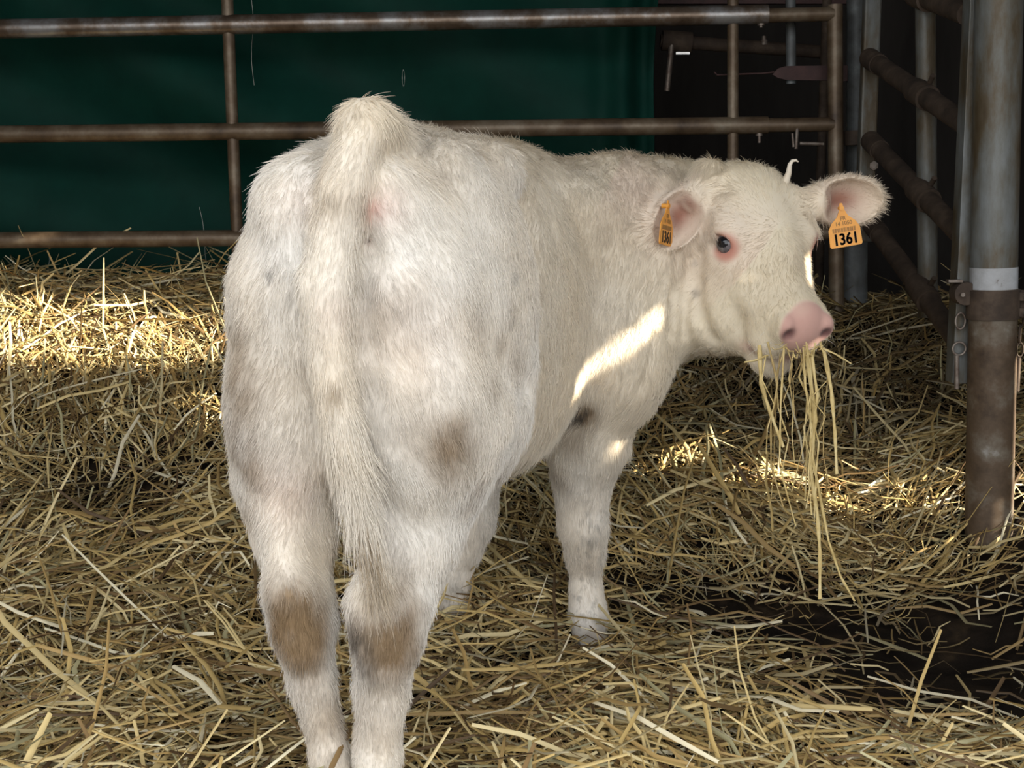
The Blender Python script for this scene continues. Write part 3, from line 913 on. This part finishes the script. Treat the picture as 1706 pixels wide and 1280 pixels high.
def coat(p, nrm=None, fine=True):
    n1 = vnoise(p, 7.0); n2 = vnoise(p + 3, 22.0); n3 = vnoise(p + 8, 60.0)
    c = np.tile(np.array([0.80, 0.76, 0.695]), (len(p), 1))
    c = mix(c, (0.70, 0.58, 0.42), np.clip(0.24 + 0.30 * n1 + 0.14 * n2, 0, 1))
    # creamier barrel, neck, topline and head
    c = mix(c, (0.77, 0.65, 0.46), 0.45 * smoothstep(0.30, 0.40, (p - O_) @ U_) * smoothstep(0.30, 0.5, p[:, 2]))
    c = mix(c, (0.77, 0.67, 0.48), 0.55 * smoothstep(0.15, 0.45, p[:, 0]) * smoothstep(0.5, 0.7, p[:, 2]))
    c = mix(c, (0.72, 0.60, 0.42), 0.40 * smoothstep(0.97, 1.06, p[:, 2]))
    l, f, n = headco(p)
    inhead = (np.abs(l) < 0.13) & (f > -0.17) & (f < 0.24) & (n > -0.22) & (n < 0.08)
    nose = nose_mask(l, f, n) * inhead
    c = mix(c, (0.60, 0.50, 0.35), 0.50 * inhead * smoothstep(0.0, 0.08, f) * smoothstep(-0.06, -0.02, n) * (1 - nose))
    for q, r, s in DUNG:
        w = blob(p, q, r, 2.4) * s * np.clip(1.1 + 0.4 * n2 + 0.4 * n3, 0, 1.3)
        c = mix(c, (0.24, 0.16, 0.085), np.clip(w * 1.15, 0, 0.94))
    for q, r, s in BLACK:
        w = blob(p, q, r, 2.4) * s * np.clip(0.7 + 1.3 * n3 + 0.5 * n2, 0, 1.3)
        c = mix(c, (0.055, 0.05, 0.045), np.clip(w, 0, 0.9))
    for q, r, s in PINK:
        c = mix(c, (0.62, 0.36, 0.31), blob(p, q, r) * s)
    td_, tt_ = tail_d(p)
    c = mix(c, (0.72, 0.60, 0.42), 0.24 * smoothstep(0.055, 0.036, td_))
    # speckled dirt on the cannons
    sp = smoothstep(0.30, 0.60, vnoise(p + 1, 130.0)) * smoothstep(0.40, 0.22, p[:, 2]) * 0.40
    c = mix(c, (0.10, 0.09, 0.08), sp * np.clip(0.5 + vnoise(p, 12.0), 0, 1))
    c = mix(c, np.array([0.55, 0.31, 0.26]), 0.92 * nose * np.clip(1.0 - 0.25 * np.maximum(n2, 0), 0, 1))
    for s, e in zip((-1, 1), EYE_C):
        w = blob(p, e + HL * s * 0.010 + HF * 0.010 + HN * 0.003, 0.031, 7.0)
        c = mix(c, (0.46, 0.11, 0.055), 0.97 * w)
    c = mix(c, (0.14, 0.06, 0.06), 0.9 * np.maximum(blob(p, H(-0.040, 0.180, -0.034), 0.015, 4), blob(p, H(0.040, 0.180, -0.034), 0.015, 4)))
    mouth = np.maximum(blob(p, H(0.02, 0.160, -0.124), np.array([0.035, 0.03, 0.014])), blob(p, H(-0.03, 0.145, -0.124), np.array([0.035, 0.03, 0.012])))
    c = mix(c, (0.60, 0.30, 0.27), 0.8 * mouth * inhead)
    for ce, R, ln in (EAR_L, EAR_R):
        q = (p - ce) @ R
        ring = np.exp(-((q[:, 0]) / (0.6 * ln)) ** 2) * 0.30 * (np.abs(q).max(1) < ln)
        c = mix(c, (0.74, 0.55, 0.48), ring)
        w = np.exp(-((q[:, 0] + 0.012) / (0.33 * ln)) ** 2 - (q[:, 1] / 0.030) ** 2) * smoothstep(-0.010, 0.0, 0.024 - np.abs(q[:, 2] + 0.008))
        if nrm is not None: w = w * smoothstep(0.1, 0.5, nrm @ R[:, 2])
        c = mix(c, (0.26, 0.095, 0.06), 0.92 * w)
    return np.clip(c, 0.02, 0.9), nose


cv, _ = coat(V, NV)
calf_me = mesh_np('calf', V, Q)
at = calf_me.attributes.new('col', 'FLOAT_COLOR', 'POINT')
at.data.foreach_set('color', np.concatenate([cv, np.ones((len(cv), 1))], 1).astype(np.float32).ravel())
calf = empty('calf', (O_[0] + 0.12, 2.3, 0.0), 'cream white calf seen from behind, head turned back chewing straw', 'calf')
link(bpy.data.objects.new('body', calf_me), 'hide', calf)

# ------------------------------------------------ coat of hair
tri = np.concatenate([Q[:, [0, 1, 2]], Q[:, [0, 2, 3]]])
ta = np.linalg.norm(np.cross(V[tri[:, 1]] - V[tri[:, 0]], V[tri[:, 2]] - V[tri[:, 0]]), axis=1) * 0.5
tcen = V[tri].mean(1); tn = NV[tri].mean(1)
facing = np.einsum('ij,ij->i', tn, (CAM - tcen) / np.linalg.norm(CAM - tcen, axis=1, keepdims=True))
dens = np.where(facing > -0.35, 1.0, 0.30)
dens *= np.where(tcen[:, 0] > 0.33, 1.5, 1.0)
def hair_fields(p, n):
    """length and lie of the coat"""
    a = (p - O_) @ U_; b = (p - O_) @ R_; z = p[:, 2]
    l, f, nn = headco(p)
    hd = np.linalg.norm(p - H(0, 0.03, -0.06), axis=1)
    inhead = smoothstep(0.24, 0.17, hd)
    ln = np.full(len(p), 0.0145)
    ln += 0.008 * smoothstep(0.95, 1.04, z)                        # shaggy topline
    ln += 0.010 * smoothstep(0.56, 0.44, z) * smoothstep(0.38, 0.45, a) * (z > 0.36)   # belly and elbow fringe
    ln = np.where(z < 0.42, 0.014, ln)
    ln = np.where(z < 0.15, 0.009, ln)
    ln = ln * (1 - inhead) + (0.0085 + 0.005 * smoothstep(0.0, -0.1, f) + 0.003 * (nn > -0.05) * (f > 0.01)) * inhead
    flow = np.stack([-0.55 * U_[0] + 0 * z, -0.55 * U_[1] + 0 * z, -0.9 + 0 * z], -1)
    rear = smoothstep(0.10, -0.05, a)[:, None]
    flow = flow * (1 - rear) + np.array([0, 0, -1.0]) * rear + R_ * (0.45 * np.sign(b) * smoothstep(0.02, 0.10, np.abs(b)))[:, None] * rear
    flow = np.where((z < 0.45)[:, None], np.array([0, 0, -1.0]), flow)
    # head: away from the whorl between the eyes
    hf = HL * (l * 6)[:, None] + HF * ((f - 0.005) * 8)[:, None] + HN * (np.minimum(nn, 0) * 3)[:, None]
    hf /= np.linalg.norm(hf, axis=1, keepdims=True) + 1e-6
    flow = flow * (1 - inhead[:, None]) + hf * inhead[:, None]
    td, tt = tail_d(p)
    tr_ = np.interp(tt, np.arange(len(TAIL)), [q[3] for q in TAIL])
    wt = smoothstep(tr_ + 0.014, tr_ + 0.006, td) * (tt > 0.4)
    ln = ln * (1 - wt) + (0.018 + 0.028 * smoothstep(5, 8, tt) + 0.02 * smoothstep(8, 10.5, tt)) * wt
    tdir = TAILP[np.minimum(tt.astype(int) + 1, len(TAILP) - 1)] - TAILP[np.minimum(tt.astype(int), len(TAILP) - 2)]
    tdir /= np.linalg.norm(tdir, axis=1, keepdims=True) + 1e-9
    flow = flow * (1 - wt[:, None]) + tdir * 1.3 * wt[:, None]
    lift = np.full(len(p), 0.42) * (1 - 0.45 * inhead) * (1 - 0.35 * wt)
    # bare places
    _, nose = coat_nose(p)
    ln = ln * (1 - nose)
    for e in EYE_C:
        ln = ln * (1 - blob(p, e + HL * np.sign((e - E_) @ HL) * 0.008 + HF * 0.008 + HN * 0.003, 0.035, 6.0))
    for ce, R, le in (EAR_L, EAR_R):
        q = (p - ce) @ R
        near = (np.abs(q[:, 0]) < 0.62 * le) & (np.abs(q[:, 1]) < 0.075) & (np.abs(q[:, 2]) < 0.05)
        rim = np.sqrt((q[:, 0] / (0.5 * le)) ** 2 + (q[:, 1] / 0.057) ** 2)
        inner = near & ((n @ R[:, 2]) > 0.2)
        ln = np.where(near, 0.008 + 0.010 * smoothstep(0.75, 1.0, rim), ln)
        ln = np.where(inner & (rim < 0.55), 0.006, ln)
        fl = R[:, 0] * (q[:, 0] * 10 + 0.3)[:, None] + R[:, 1] * (q[:, 1] * 16)[:, None]
        flow = np.where(near[:, None], fl, flow)
        lift = np.where(near, 0.3, lift)
    ln = np.where(z < 0.045, 0.004, ln)
    return ln, flow, lift


def coat_nose(p):
    l, f, n = headco(p)
    inhead = (np.abs(l) < 0.13) & (f > -0.17) & (f < 0.24) & (n > -0.22) & (n < 0.08)
    nose = nose_mask(l, f, n, 0.006) * inhead
    return None, nose


def make_hair(n, rad, lscale=1.0):
    w = ta * dens; cdf = np.cumsum(w); cdf /= cdf[-1]
    ti = np.searchsorted(cdf, RNG.random(n))
    r1, r2 = RNG.random(n), RNG.random(n)
    sw = r1 + r2 > 1; r1 = np.where(sw, 1 - r1, r1); r2 = np.where(sw, 1 - r2, r2)
    T = tri[ti]
    p = V[T[:, 0]] + (V[T[:, 1]] - V[T[:, 0]]) * r1[:, None] + (V[T[:, 2]] - V[T[:, 0]]) * r2[:, None]
    nn = NV[T[:, 0]] * (1 - r1 - r2)[:, None] + NV[T[:, 1]] * r1[:, None] + NV[T[:, 2]] * r2[:, None]
    nn /= np.linalg.norm(nn, axis=1, keepdims=True)
    ln, flow, lift = hair_fields(p, nn)
    ln = ln * RNG.uniform(0.6, 1.35, n) * lscale
    # tufts: neighbouring hairs share a sway
    sway = np.stack([vnoise(p + o, 38.0) for o in (0, 11, 23)], -1) * 0.34 + np.stack([vnoise(p + o, 90.0) for o in (5, 17, 29)], -1) * 0.24
    hl_, hf_, hn_ = headco(p)
    curl = smoothstep(0.01, 0.04, hf_) * smoothstep(-0.07, -0.03, hn_) * (np.abs(hl_) < 0.09) * (np.linalg.norm(p - E_, axis=1) < 0.3)
    flow = flow + sway * (1 + 0.9 * curl[:, None])
    tg = flow - nn * np.einsum('ij,ij->i', flow, nn)[:, None]
    tg /= np.linalg.norm(tg, axis=1, keepdims=True) + 1e-9
    tg = tg + RNG.normal(0, 0.16, (n, 3))
    lf = (lift * (1 + 0.5 * vnoise(p + 2, 25.0)) * RNG.uniform(0.7, 1.3, n))[:, None]
    ok = ln > 0.0035
    p, nn, tg, lf, ln = p[ok], nn[ok], tg[ok], lf[ok], ln[ok]
    m = len(p)
    K = 4
    X = np.empty((m, K, 3), np.float32)
    for i in range(K):
        t = i / (K - 1)
        dirn = nn * (lf * (t - 0.38 * t * t)) + tg * (0.55 * t + 0.45 * t * t)
        X[:, i] = p - nn * 0.001 + dirn * ln[:, None]
    X[:, 1:, 2] -= (0.10 * ln[:, None]) * (np.arange(1, K) / (K - 1)) ** 2
    col, _ = coat(p, nn)
    col = np.clip(col * RNG.uniform(0.86, 1.14, (m, 1)), 0.01, 0.92)
    cu = bpy.data.hair_curves.new('coat')
    cu.add_curves([K] * m)
    cu.attributes['position'].data.foreach_set('vector', X.ravel())
    ra = cu.attributes.get('radius') or cu.attributes.new('radius', 'FLOAT', 'POINT')
    rr = np.tile(np.array([1.0, 0.85, 0.6, 0.15], np.float32) * rad, m)
    ra.data.foreach_set('value', rr)
    ca = cu.attributes.new('col', 'FLOAT_COLOR', 'CURVE')
    ca.data.foreach_set('color', np.concatenate([col, np.ones((m, 1))], 1).astype(np.float32).ravel())
    return cu
coat_o = bpy.data.objects.new('coat', make_hair(N_HAIR, 0.00036))
link(coat_o, 'hair', calf, kind='stuff', label='short shaggy cream hair')

# ------------------------------------------------ eyes
for s, e in zip((-1, 1), EYE_C):
    out = HL * s * 0.92 + HF * 0.10 + HN * 0.38; out /= np.linalg.norm(out)
    if s < 0:
        look = out * 0.80 + camdir * 0.50 - np.array([0.22, 0, -0.06])
    else:
        look = out
    look /= np.linalg.norm(look)
    import bmesh
    bm = bmesh.new(); bmesh.ops.create_uvsphere(bm, u_segments=28, v_segments=18, radius=0.0215)
    bmesh.ops.translate(bm, vec=Vector(e), verts=bm.verts); me = bpy.data.meshes.new('eye'); bm.to_mesh(me); bm.free()
    me.polygons.foreach_set('use_smooth', np.ones(len(me.polygons), bool))
    o = bpy.data.objects.new('eye', me); link(o, 'eye_white', calf)
    # dark iris: a domed cap a hair proud of the ball
    a0 = np.cross(look, np.array([0, 0, 1.0])); a0 /= np.linalg.norm(a0); a1 = np.cross(a0, look)
    vs_, fs_ = [e + look * 0.0219], []
    for i in range(1, 5):
        th = 0.60 * i / 4
        for j in range(20):
            ph = 2 * math.pi * j / 20
            dv = look * math.cos(th) + math.sin(th) * (a0 * math.cos(ph) * 1.1 + a1 * math.sin(ph) * 0.9); vs_.append(e + (0.0219 - 0.0005 * (i == 4)) * dv / np.linalg.norm(dv))
    for j in range(20): fs_.append((0, 1 + j, 1 + (j + 1) % 20))
    for i in range(3):
        for j in range(20):
            fs_.append((1 + i * 20 + j, 1 + (i + 1) * 20 + j, 1 + (i + 1) * 20 + (j + 1) % 20, 1 + i * 20 + (j + 1) % 20))
    mb = MB(); mb.add(vs_, fs_); mb.build('pupil', 'pupil', o)

# ------------------------------------------------ hooves: two claws each
LEG_SPOTS = []
for tip, d in ((P(560, 1395, 1.90), U_), (P(632, 1395, 1.87), U_), (P(985, 1064, 2.725), U_), (P(745, 1046, 2.78), U_)):
    LEG_SPOTS.append((tip[0], tip[1]))
    sd = np.array([d[1], -d[0], 0])
    top = np.array([tip[0], tip[1], tip[2] + 0.002]); zb = tip[2] - 0.062
    for s in (-1, 1):
        mb = MB(); rings = []
        for (zf, fw, w, off) in ((0.0, 0.032, 0.019, 0.0), (0.4, 0.036, 0.021, 0.006), (0.8, 0.042, 0.0225, 0.013), (1.0, 0.043, 0.0225, 0.016)):
            c = top + sd * s * 0.0205 + d * off; c[2] = top[2] + (zb - top[2]) * zf
            rings.append([c + d * fw * math.cos(2 * math.pi * k / 14) + sd * w * math.sin(2 * math.pi * k / 14) for k in range(14)])
        v = [q for r in rings for q in r]
        fq = [(i * 14 + k, (i + 1) * 14 + k, (i + 1) * 14 + (k + 1) % 14, i * 14 + (k + 1) % 14) for i in range(3) for k in range(14)]
        mb.add(v, fq); mb.add(rings[-1], [tuple(range(13, -1, -1))], False); mb.add(rings[0], [tuple(range(14))], False)
        mb.build('hoof_claw', 'hoof', calf)

# curled lock of hair on the poll
mb = MB()
k0 = [P(x, y, 2.69) for x, y in ((1306, 310), (1314, 288), (1316, 274), (1320, 268), (1326, 267), (1330, 270))]
mb.tube(k0, [0.009, 0.006, 0.0045, 0.0035, 0.0028, 0.0012], 10)
mb.build('curled_lock', mat_noise('lock_hair', [(0.3, (0.66, 0.56, 0.42)), (0.7, (0.78, 0.70, 0.58))], 50, 0.7), calf)
# whiskers and lashes
def whisk(name, roots, mat):
    mb = MB()
    for a, d, ln, r in roots:
        a = np.asarray(a); d = d / np.linalg.norm(d)
        mb.tube([a + d * ln * t + np.array([0, 0, -0.25 * ln * t * t]) for t in (0, 0.35, 0.7, 1.0)], [r, r * 0.8, r * 0.5, r * 0.15], 5)
    mb.build(name, mat, calf, kind='stuff')
wl = []
for i in range(34):
    s = 1 if i % 3 else -1
    p0 = H(s * random.uniform(0.044, 0.058), random.uniform(0.12, 0.175), random.uniform(-0.105, -0.06))
    wl.append((p0, HL * s + HF * random.uniform(-0.3, 0.7) + np.array([0, 0, random.uniform(-0.3, 0.2)]), random.uniform(0.02, 0.045), 0.0005))
M['whisker'] = mat_noise('pale_whisker', [(0.3, (0.75, 0.72, 0.66)), (0.7, (0.85, 0.82, 0.76))], 50, 0.4)
whisk('whiskers', wl, 'whisker')
wl = []
LA, LB = HF * 0.8 + HN * 0.6, HN * 0.8 - HF * 0.6
for s, e in zip((-1, 1), EYE_C):
    for i in range(16):
        t = i / 15.0 - 0.5
        wl.append((e + HL * s * 0.012 + LA * (t * 0.044) + LB * (0.019 - 0.03 * t * t), HL * s * 0.8 + LB * 0.7 + LA * t * 0.8, 0.013, 0.0006))
whisk('eyelashes', wl, 'whisker')

# ------------------------------------------------------------------ straw bedding
STRAW_PAL = np.array([(0.60, 0.46, 0.21), (0.51, 0.36, 0.135), (0.71, 0.58, 0.31), (0.38, 0.25, 0.092), (0.38, 0.34, 0.185), (0.82, 0.73, 0.50), (0.22, 0.137, 0.056), (0.11, 0.066, 0.03)])
STRAW_W = np.array([0.20, 0.20, 0.15, 0.14, 0.08, 0.07, 0.10, 0.06])


def straw_mesh(name, c, yaw, pitch, L, wd, col, bend, roll, lift=None):
    """c (n,3) centres -> V-section ribbons with 4 rings"""
    n = len(c)
    t = np.linspace(-0.5, 0.5, 4)
    d = np.stack([np.cos(yaw) * np.cos(pitch), np.sin(yaw) * np.cos(pitch), np.sin(pitch)], -1)
    sd = np.stack([-np.sin(yaw), np.cos(yaw), np.zeros(n)], -1)
    up = np.cross(d, sd)
    s2 = sd * np.cos(roll)[:, None] + up * np.sin(roll)[:, None]
    u2 = -sd * np.sin(roll)[:, None] + up * np.cos(roll)[:, None]
    V = np.empty((n, 4, 3, 3), np.float32)
    kink = RNG.normal(0, 1, (n, 4, 2)) * 0.006
    for i in range(4):
        q = c + d * (t[i] * L)[:, None] + sd * ((t[i] ** 2 - 0.1) * bend[:, 0])[:, None] + up * ((t[i] ** 2 - 0.1) * bend[:, 1])[:, None]
        q = q + sd * kink[:, i, :1] + up * kink[:, i, 1:]
        tp = 1.0 if i in (1, 2) else 0.75
        V[:, i, 0] = q - s2 * (wd * tp / 2)[:, None]
        V[:, i, 1] = q + u2 * (wd * tp * 0.30)[:, None]
        V[:, i, 2] = q + s2 * (wd * tp / 2)[:, None]
    base = (np.arange(n) * 12)[:, None, None]
    quads = []
    for i in range(3):
        for j in range(2):
            quads.append([i * 3 + j, (i + 1) * 3 + j, (i + 1) * 3 + j + 1, i * 3 + j + 1])
    Fq = (base + np.array(quads)[None]).reshape(-1, 4)
    me = mesh_np(name, V.reshape(-1, 3), Fq)
    at = me.attributes.new('col', 'FLOAT_COLOR', 'POINT')
    cc = np.ones((n, 12, 4), np.float32)
    cc[:, :, :3] = col[:, None, :]
    at.data.foreach_set('color', cc.ravel())
    return me


def soil_shade(x, y):
    """how dunged and wet the litter is, plus shade painted on the right-rear bank (0 clean straw .. 1 black)"""
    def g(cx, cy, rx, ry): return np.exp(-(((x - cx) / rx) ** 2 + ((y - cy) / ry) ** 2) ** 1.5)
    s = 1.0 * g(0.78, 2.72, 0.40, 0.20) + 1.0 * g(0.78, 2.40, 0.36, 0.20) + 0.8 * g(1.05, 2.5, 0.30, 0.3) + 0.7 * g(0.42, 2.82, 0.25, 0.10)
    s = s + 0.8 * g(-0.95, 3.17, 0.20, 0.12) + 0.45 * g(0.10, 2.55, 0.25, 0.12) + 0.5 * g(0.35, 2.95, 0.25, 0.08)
    s = s + 0.95 * smoothstep(3.28, 3.5, y) * smoothstep(0.35, 0.6, x) + 0.5 * g(1.2, 3.05, 0.18, 0.2)  # first term: dirty straw plus painted-in shade on the right-rear bank
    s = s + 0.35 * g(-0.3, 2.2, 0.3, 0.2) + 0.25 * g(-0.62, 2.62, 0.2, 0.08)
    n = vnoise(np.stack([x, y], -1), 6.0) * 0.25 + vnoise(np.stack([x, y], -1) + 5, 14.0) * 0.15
    return np.clip(s + n * 0.8 * (s + 0.25), 0, 1)


def bare(x, y):
    """where the straw is trodden away altogether"""
    return soil_shade(x, y) * (1 - 0.85 * smoothstep(3.1, 3.3, y) * smoothstep(0.3, 0.5, x))


def scatter(n, x0, x1, y0, y1):
    x = RNG.uniform(x0, x1, n); y = RNG.uniform(y0, y1, n)
    vis = np.abs(x) < 0.42 * y + 0.35
    x, y = x[vis], y[vis]
    keep = RNG.random(len(x)) > 0.95 * bare(x, y) ** 0.65
    return x[keep], y[keep]


def bedding(n, Lm, Ls, wm, ws, layer, tilt, seedcol=0.0):
    x, y = scatter(n, -2.3, 2.3, 1.55, 4.12)
    n = len(x)
    e = 0.05
    zx = (gz(x + e, y) - gz(x - e, y)) / (2 * e); zy = (gz(x, y + e) - gz(x, y - e)) / (2 * e)
    yaw = RNG.uniform(0, 2 * np.pi, n)
    flow = vnoise(np.stack([x, y], -1), 2.0) * 2.4
    yaw = np.where(RNG.random(n) < 0.45, flow + RNG.normal(0, 0.5, n), yaw)
    pitch = np.arctan(zx * np.cos(yaw) + zy * np.sin(yaw)) + RNG.normal(0, tilt, n)
    L = np.clip(RNG.normal(Lm, Ls, n), 0.03, 0.42)
    wd = np.clip(RNG.normal(wm, ws, n), 0.0014, 0.013)
    z = gz(x, y) + RNG.uniform(-0.02, layer, n) * (1 - 0.6 * soil_shade(x, y)) + np.abs(np.sin(pitch - np.arctan(zx * np.cos(yaw) + zy * np.sin(yaw)))) * L * 0.35
    idx = RNG.choice(len(STRAW_PAL), n, p=STRAW_W / STRAW_W.sum())
    col = STRAW_PAL[idx] * RNG.uniform(0.75, 1.2, (n, 1))
    s = soil_shade(x, y)[:, None] * RNG.uniform(0.25, 1.0, (n, 1))
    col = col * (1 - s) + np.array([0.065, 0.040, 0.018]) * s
    bend = RNG.normal(0, 0.10, (n, 2)) * L[:, None] * np.array([1.0, 0.5])
    return np.stack([x, y, z], -1), yaw, pitch, L, wd, col, bend, RNG.uniform(-1.1, 1.1, n)

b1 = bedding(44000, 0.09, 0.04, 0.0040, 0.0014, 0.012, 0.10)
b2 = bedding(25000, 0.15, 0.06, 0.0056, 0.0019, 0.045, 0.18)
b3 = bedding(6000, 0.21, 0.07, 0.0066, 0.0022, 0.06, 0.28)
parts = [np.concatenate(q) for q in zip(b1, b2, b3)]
# stalks standing up out of the bank against the tarp and the fence
n = 420
x = RNG.uniform(-2.0, 1.5, n); y = RNG.uniform(3.35, 4.02, n) ; L = RNG.uniform(0.06, 0.2, n)
pit = RNG.normal(0.85, 0.35, n)
parts2 = (np.stack([x, y, gz(x, y) + 0.3 * L * np.abs(np.sin(pit))], -1), RNG.uniform(0, 6.28, n), pit, L, RNG.uniform(0.003, 0.0065, n), STRAW_PAL[RNG.integers(0, 5, n)] * RNG.uniform(0.8, 1.15, (n, 1)), RNG.normal(0, 0.015, (n, 2)), RNG.uniform(-1, 1, n))
parts = [np.concatenate(q) for q in zip(parts, parts2)]
# keep stalks out of the calf's lower legs
cen = parts[0]
ok = np.ones(len(cen), bool)
for hx_, hy_ in LEG_SPOTS:
    ok &= np.hypot(cen[:, 0] - hx_, cen[:, 1] - hy_) > 0.055
parts = [q[ok] for q in parts]
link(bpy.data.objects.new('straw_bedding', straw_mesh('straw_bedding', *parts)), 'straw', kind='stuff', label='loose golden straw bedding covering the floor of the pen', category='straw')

# ================================================================== ear tags
def text_mesh(txt, size):
    cu = bpy.data.curves.new('lettering', 'FONT')
    cu.body = txt; cu.size = size; cu.align_x = 'CENTER'; cu.align_y = 'CENTER'; cu.extrude = 0.0002; cu.offset = size * 0.022; cu.resolution_u = 3
    o = bpy.data.objects.new('tmp', cu); C.objects.link(o)
    dg = bpy.context.evaluated_depsgraph_get()
    me = bpy.data.meshes.new_from_object(o.evaluated_get(dg))
    bpy.data.objects.remove(o)
    return me


def ear_tag(c, X, label):
    """hangs from c (top of the plate); X to the right of the print"""
    X = X / np.linalg.norm(X)
    up = np.array([0, 0, 1.0]); up = up - X * up.dot(X); up /= np.linalg.norm(up)
    N = np.cross(X, up)
    t = empty('ear_tag', c, label, 'ear tag')
    Rm = Matrix(((X[0], up[0], N[0], c[0]), (X[1], up[1], N[1], c[1]), (X[2], up[2], N[2], c[2]), (0, 0, 0, 1)))
    poly = [(-0.0325, -0.080), (-0.0295, -0.083), (0.0295, -0.083), (0.0325, -0.080), (0.0315, -0.047), (0.024, -0.034), (0.011, -0.022), (0.0055, -0.010), (0.0025, 0.004), (-0.0025, 0.004), (-0.0055, -0.010), (-0.011, -0.022), (-0.024, -0.034), (-0.0315, -0.047)]
    mb = MB(); mb.prism(poly, 0.0022, X, up, N, c - N * 0.0011)
    pl = mb.build('plate', 'tag', t)
    def put(me, x, y, mat, sx=1.0, sy=1.0):
        o = bpy.data.objects.new('lettering', me); C.objects.link(o)
        me.materials.append(M[mat])
        o.matrix_world = Rm @ Matrix.Translation((x, y, 0.0014)) @ Matrix.Diagonal((sx, sy, 1, 1))
        mw = o.matrix_world.copy(); o.parent = t; o.matrix_parent_inverse = t.matrix_world.inverted(); o.matrix_world = mw
    me = text_mesh('1361', 0.030)
    # embolden by doubling with small offsets
    put(me, 0.0, -0.0685, 'ink', 0.86, 1.06)
    put(me.copy(), 0.0009, -0.0685, 'ink', 0.86, 1.06)
    put(text_mesh('FR', 0.011), 0.0, -0.0265, 'ink_pale')
    put(text_mesh('14 1050', 0.011), 0.0, -0.0365, 'ink_pale', 0.95, 1.0)
    mb = MB()
    x = -0.024
    k = 0
    while x < 0.024:
        wd = (0.0007, 0.0014, 0.0009, 0.0018)[k % 4]
        mb.box(c + X * (x + wd / 2) + up * -0.0490 + N * 0.0013, (wd / 2, 0.0042, 0.0003), np.stack([X, up, N], 1))
        x += wd + (0.0008, 0.0013, 0.0006)[k % 3]; k += 1
    mb.build('barcode', 'ink_pale', t)
    mb = MB(); q = c + up * -0.006
    mb.tube([q + N * 0.0035, q - N * 0.012], 0.0048, 12); mb.build('stud', 'tag', t)
    return t

ear_tag(P(1401, 342, 2.655), np.array([0.985, 0.0, 0.17]), 'orange ear tag numbered 1361 facing front on the outstretched ear')
ear_tag(P(1113, 338, 2.605), np.array([0.47, 0.86, -0.13]), 'orange ear tag 1361 turned edgeways in the cupped ear by the neck')

# ================================================================== straw hanging from the calf's mouth
def stalk(path, w, label='thin yellow straw stalk dangling from the mouth of the calf', group='thin straw stalks dangling from the mouth of the calf', mat='straw_mouth'):
    pts_ = [np.asarray(q, float) for q in path]
    # resample
    out = []
    for i in range(len(pts_) - 1):
        for t in np.linspace(0, 1, 4, endpoint=False):
            out.append(pts_[i] + (pts_[i + 1] - pts_[i]) * t)
    out.append(pts_[-1])
    n = len(out)
    mb = MB()
    mb.tube(out, [w * (1 - 0.35 * (i / n)) * (1.0 + 0.25 * math.sin(i * 1.9 + w * 4000)) for i in range(n)], 7, True, 0.45, ref=(1, 0, 0.01))
    o = mb.build('straw_stalk', mat, None, label=label, category='straw')
    if group: o['group'] = group
    return o

MY = 2.455
LONG = [
    ([(1345, 590), (1358, 700), (1350, 780), (1362, 860), (1366, 920), (1366, 998)], 0.0050, 'longest pale flat straw stalk hanging straight from the mouth to the floor', None),
    ([(1352, 590), (1362, 660), (1350, 740), (1380, 900), (1400, 960), (1424, 1002)], 0.0032, 'long straw stalk from the mouth slanting out to the right at its foot', None),
    ([(1372, 580), (1385, 650), (1391, 720), (1394, 790)], 0.0042, 'bent straw stalk hanging on the right edge of the mouthful', None),
    ([(1265, 575), (1268, 640), (1284, 690), (1305, 745)], 0.0045, 'flat straw stalk hanging on the left edge of the mouthful', None),
    ([(1365, 578), (1392, 590), (1418, 606)], 0.0026, 'short pointed straw stalk sticking out to the right of the mouth', None),
    ([(1280, 592), (1262, 600), (1240, 604)], 0.0030, 'short straw stalk sticking out to the left of the mouth', None),
]
for path, w, lab_, g in LONG:
    stalk([P(x, y, MY + 0.006 * math.sin(i * 1.7 + x)) for i, (x, y) in enumerate(path)], w, lab_, g)
for k in range(17):
    x0 = random.uniform(1275, 1368); y0 = random.uniform(566, 588) + 0.06 * abs(x0 - 1330)
    y1 = random.uniform(690, 850) if k % 3 else random.uniform(820, 900)
    xe = 1330 + (x0 - 1330) * random.uniform(0.5, 1.1) + random.uniform(-18, 18)
    yy = MY + random.uniform(-0.02, 0.035)
    path = []
    m = random.choice((3, 4, 4, 5))
    for i in range(m + 1):
        t = i / m
        path.append(P(x0 + (xe - x0) * t + random.uniform(-15, 15) * (0 < i), y0 + (y1 - y0) * t, yy + random.uniform(-0.008, 0.008)))
    stalk(path, random.uniform(0.0009, 0.0026), mat=random.choice(('straw_mouth', 'straw_mouth', 'straw_brown')))
for k in range(14):                                   # bits caught across the lips
    x0 = random.uniform(1285, 1370); y0 = random.uniform(572, 600)
    dx, dy = random.uniform(-28, 28), random.uniform(-12, 16)
    stalk([P(x0, y0, MY), P(x0 + dx * 0.5, y0 + dy * 0.5 + 3, MY - 0.012), P(x0 + dx, y0 + dy, MY - 0.004)], random.uniform(0.0012, 0.0024),
          'short bit of straw stuck across the lips of the calf', 'bits of straw stuck on the lips')
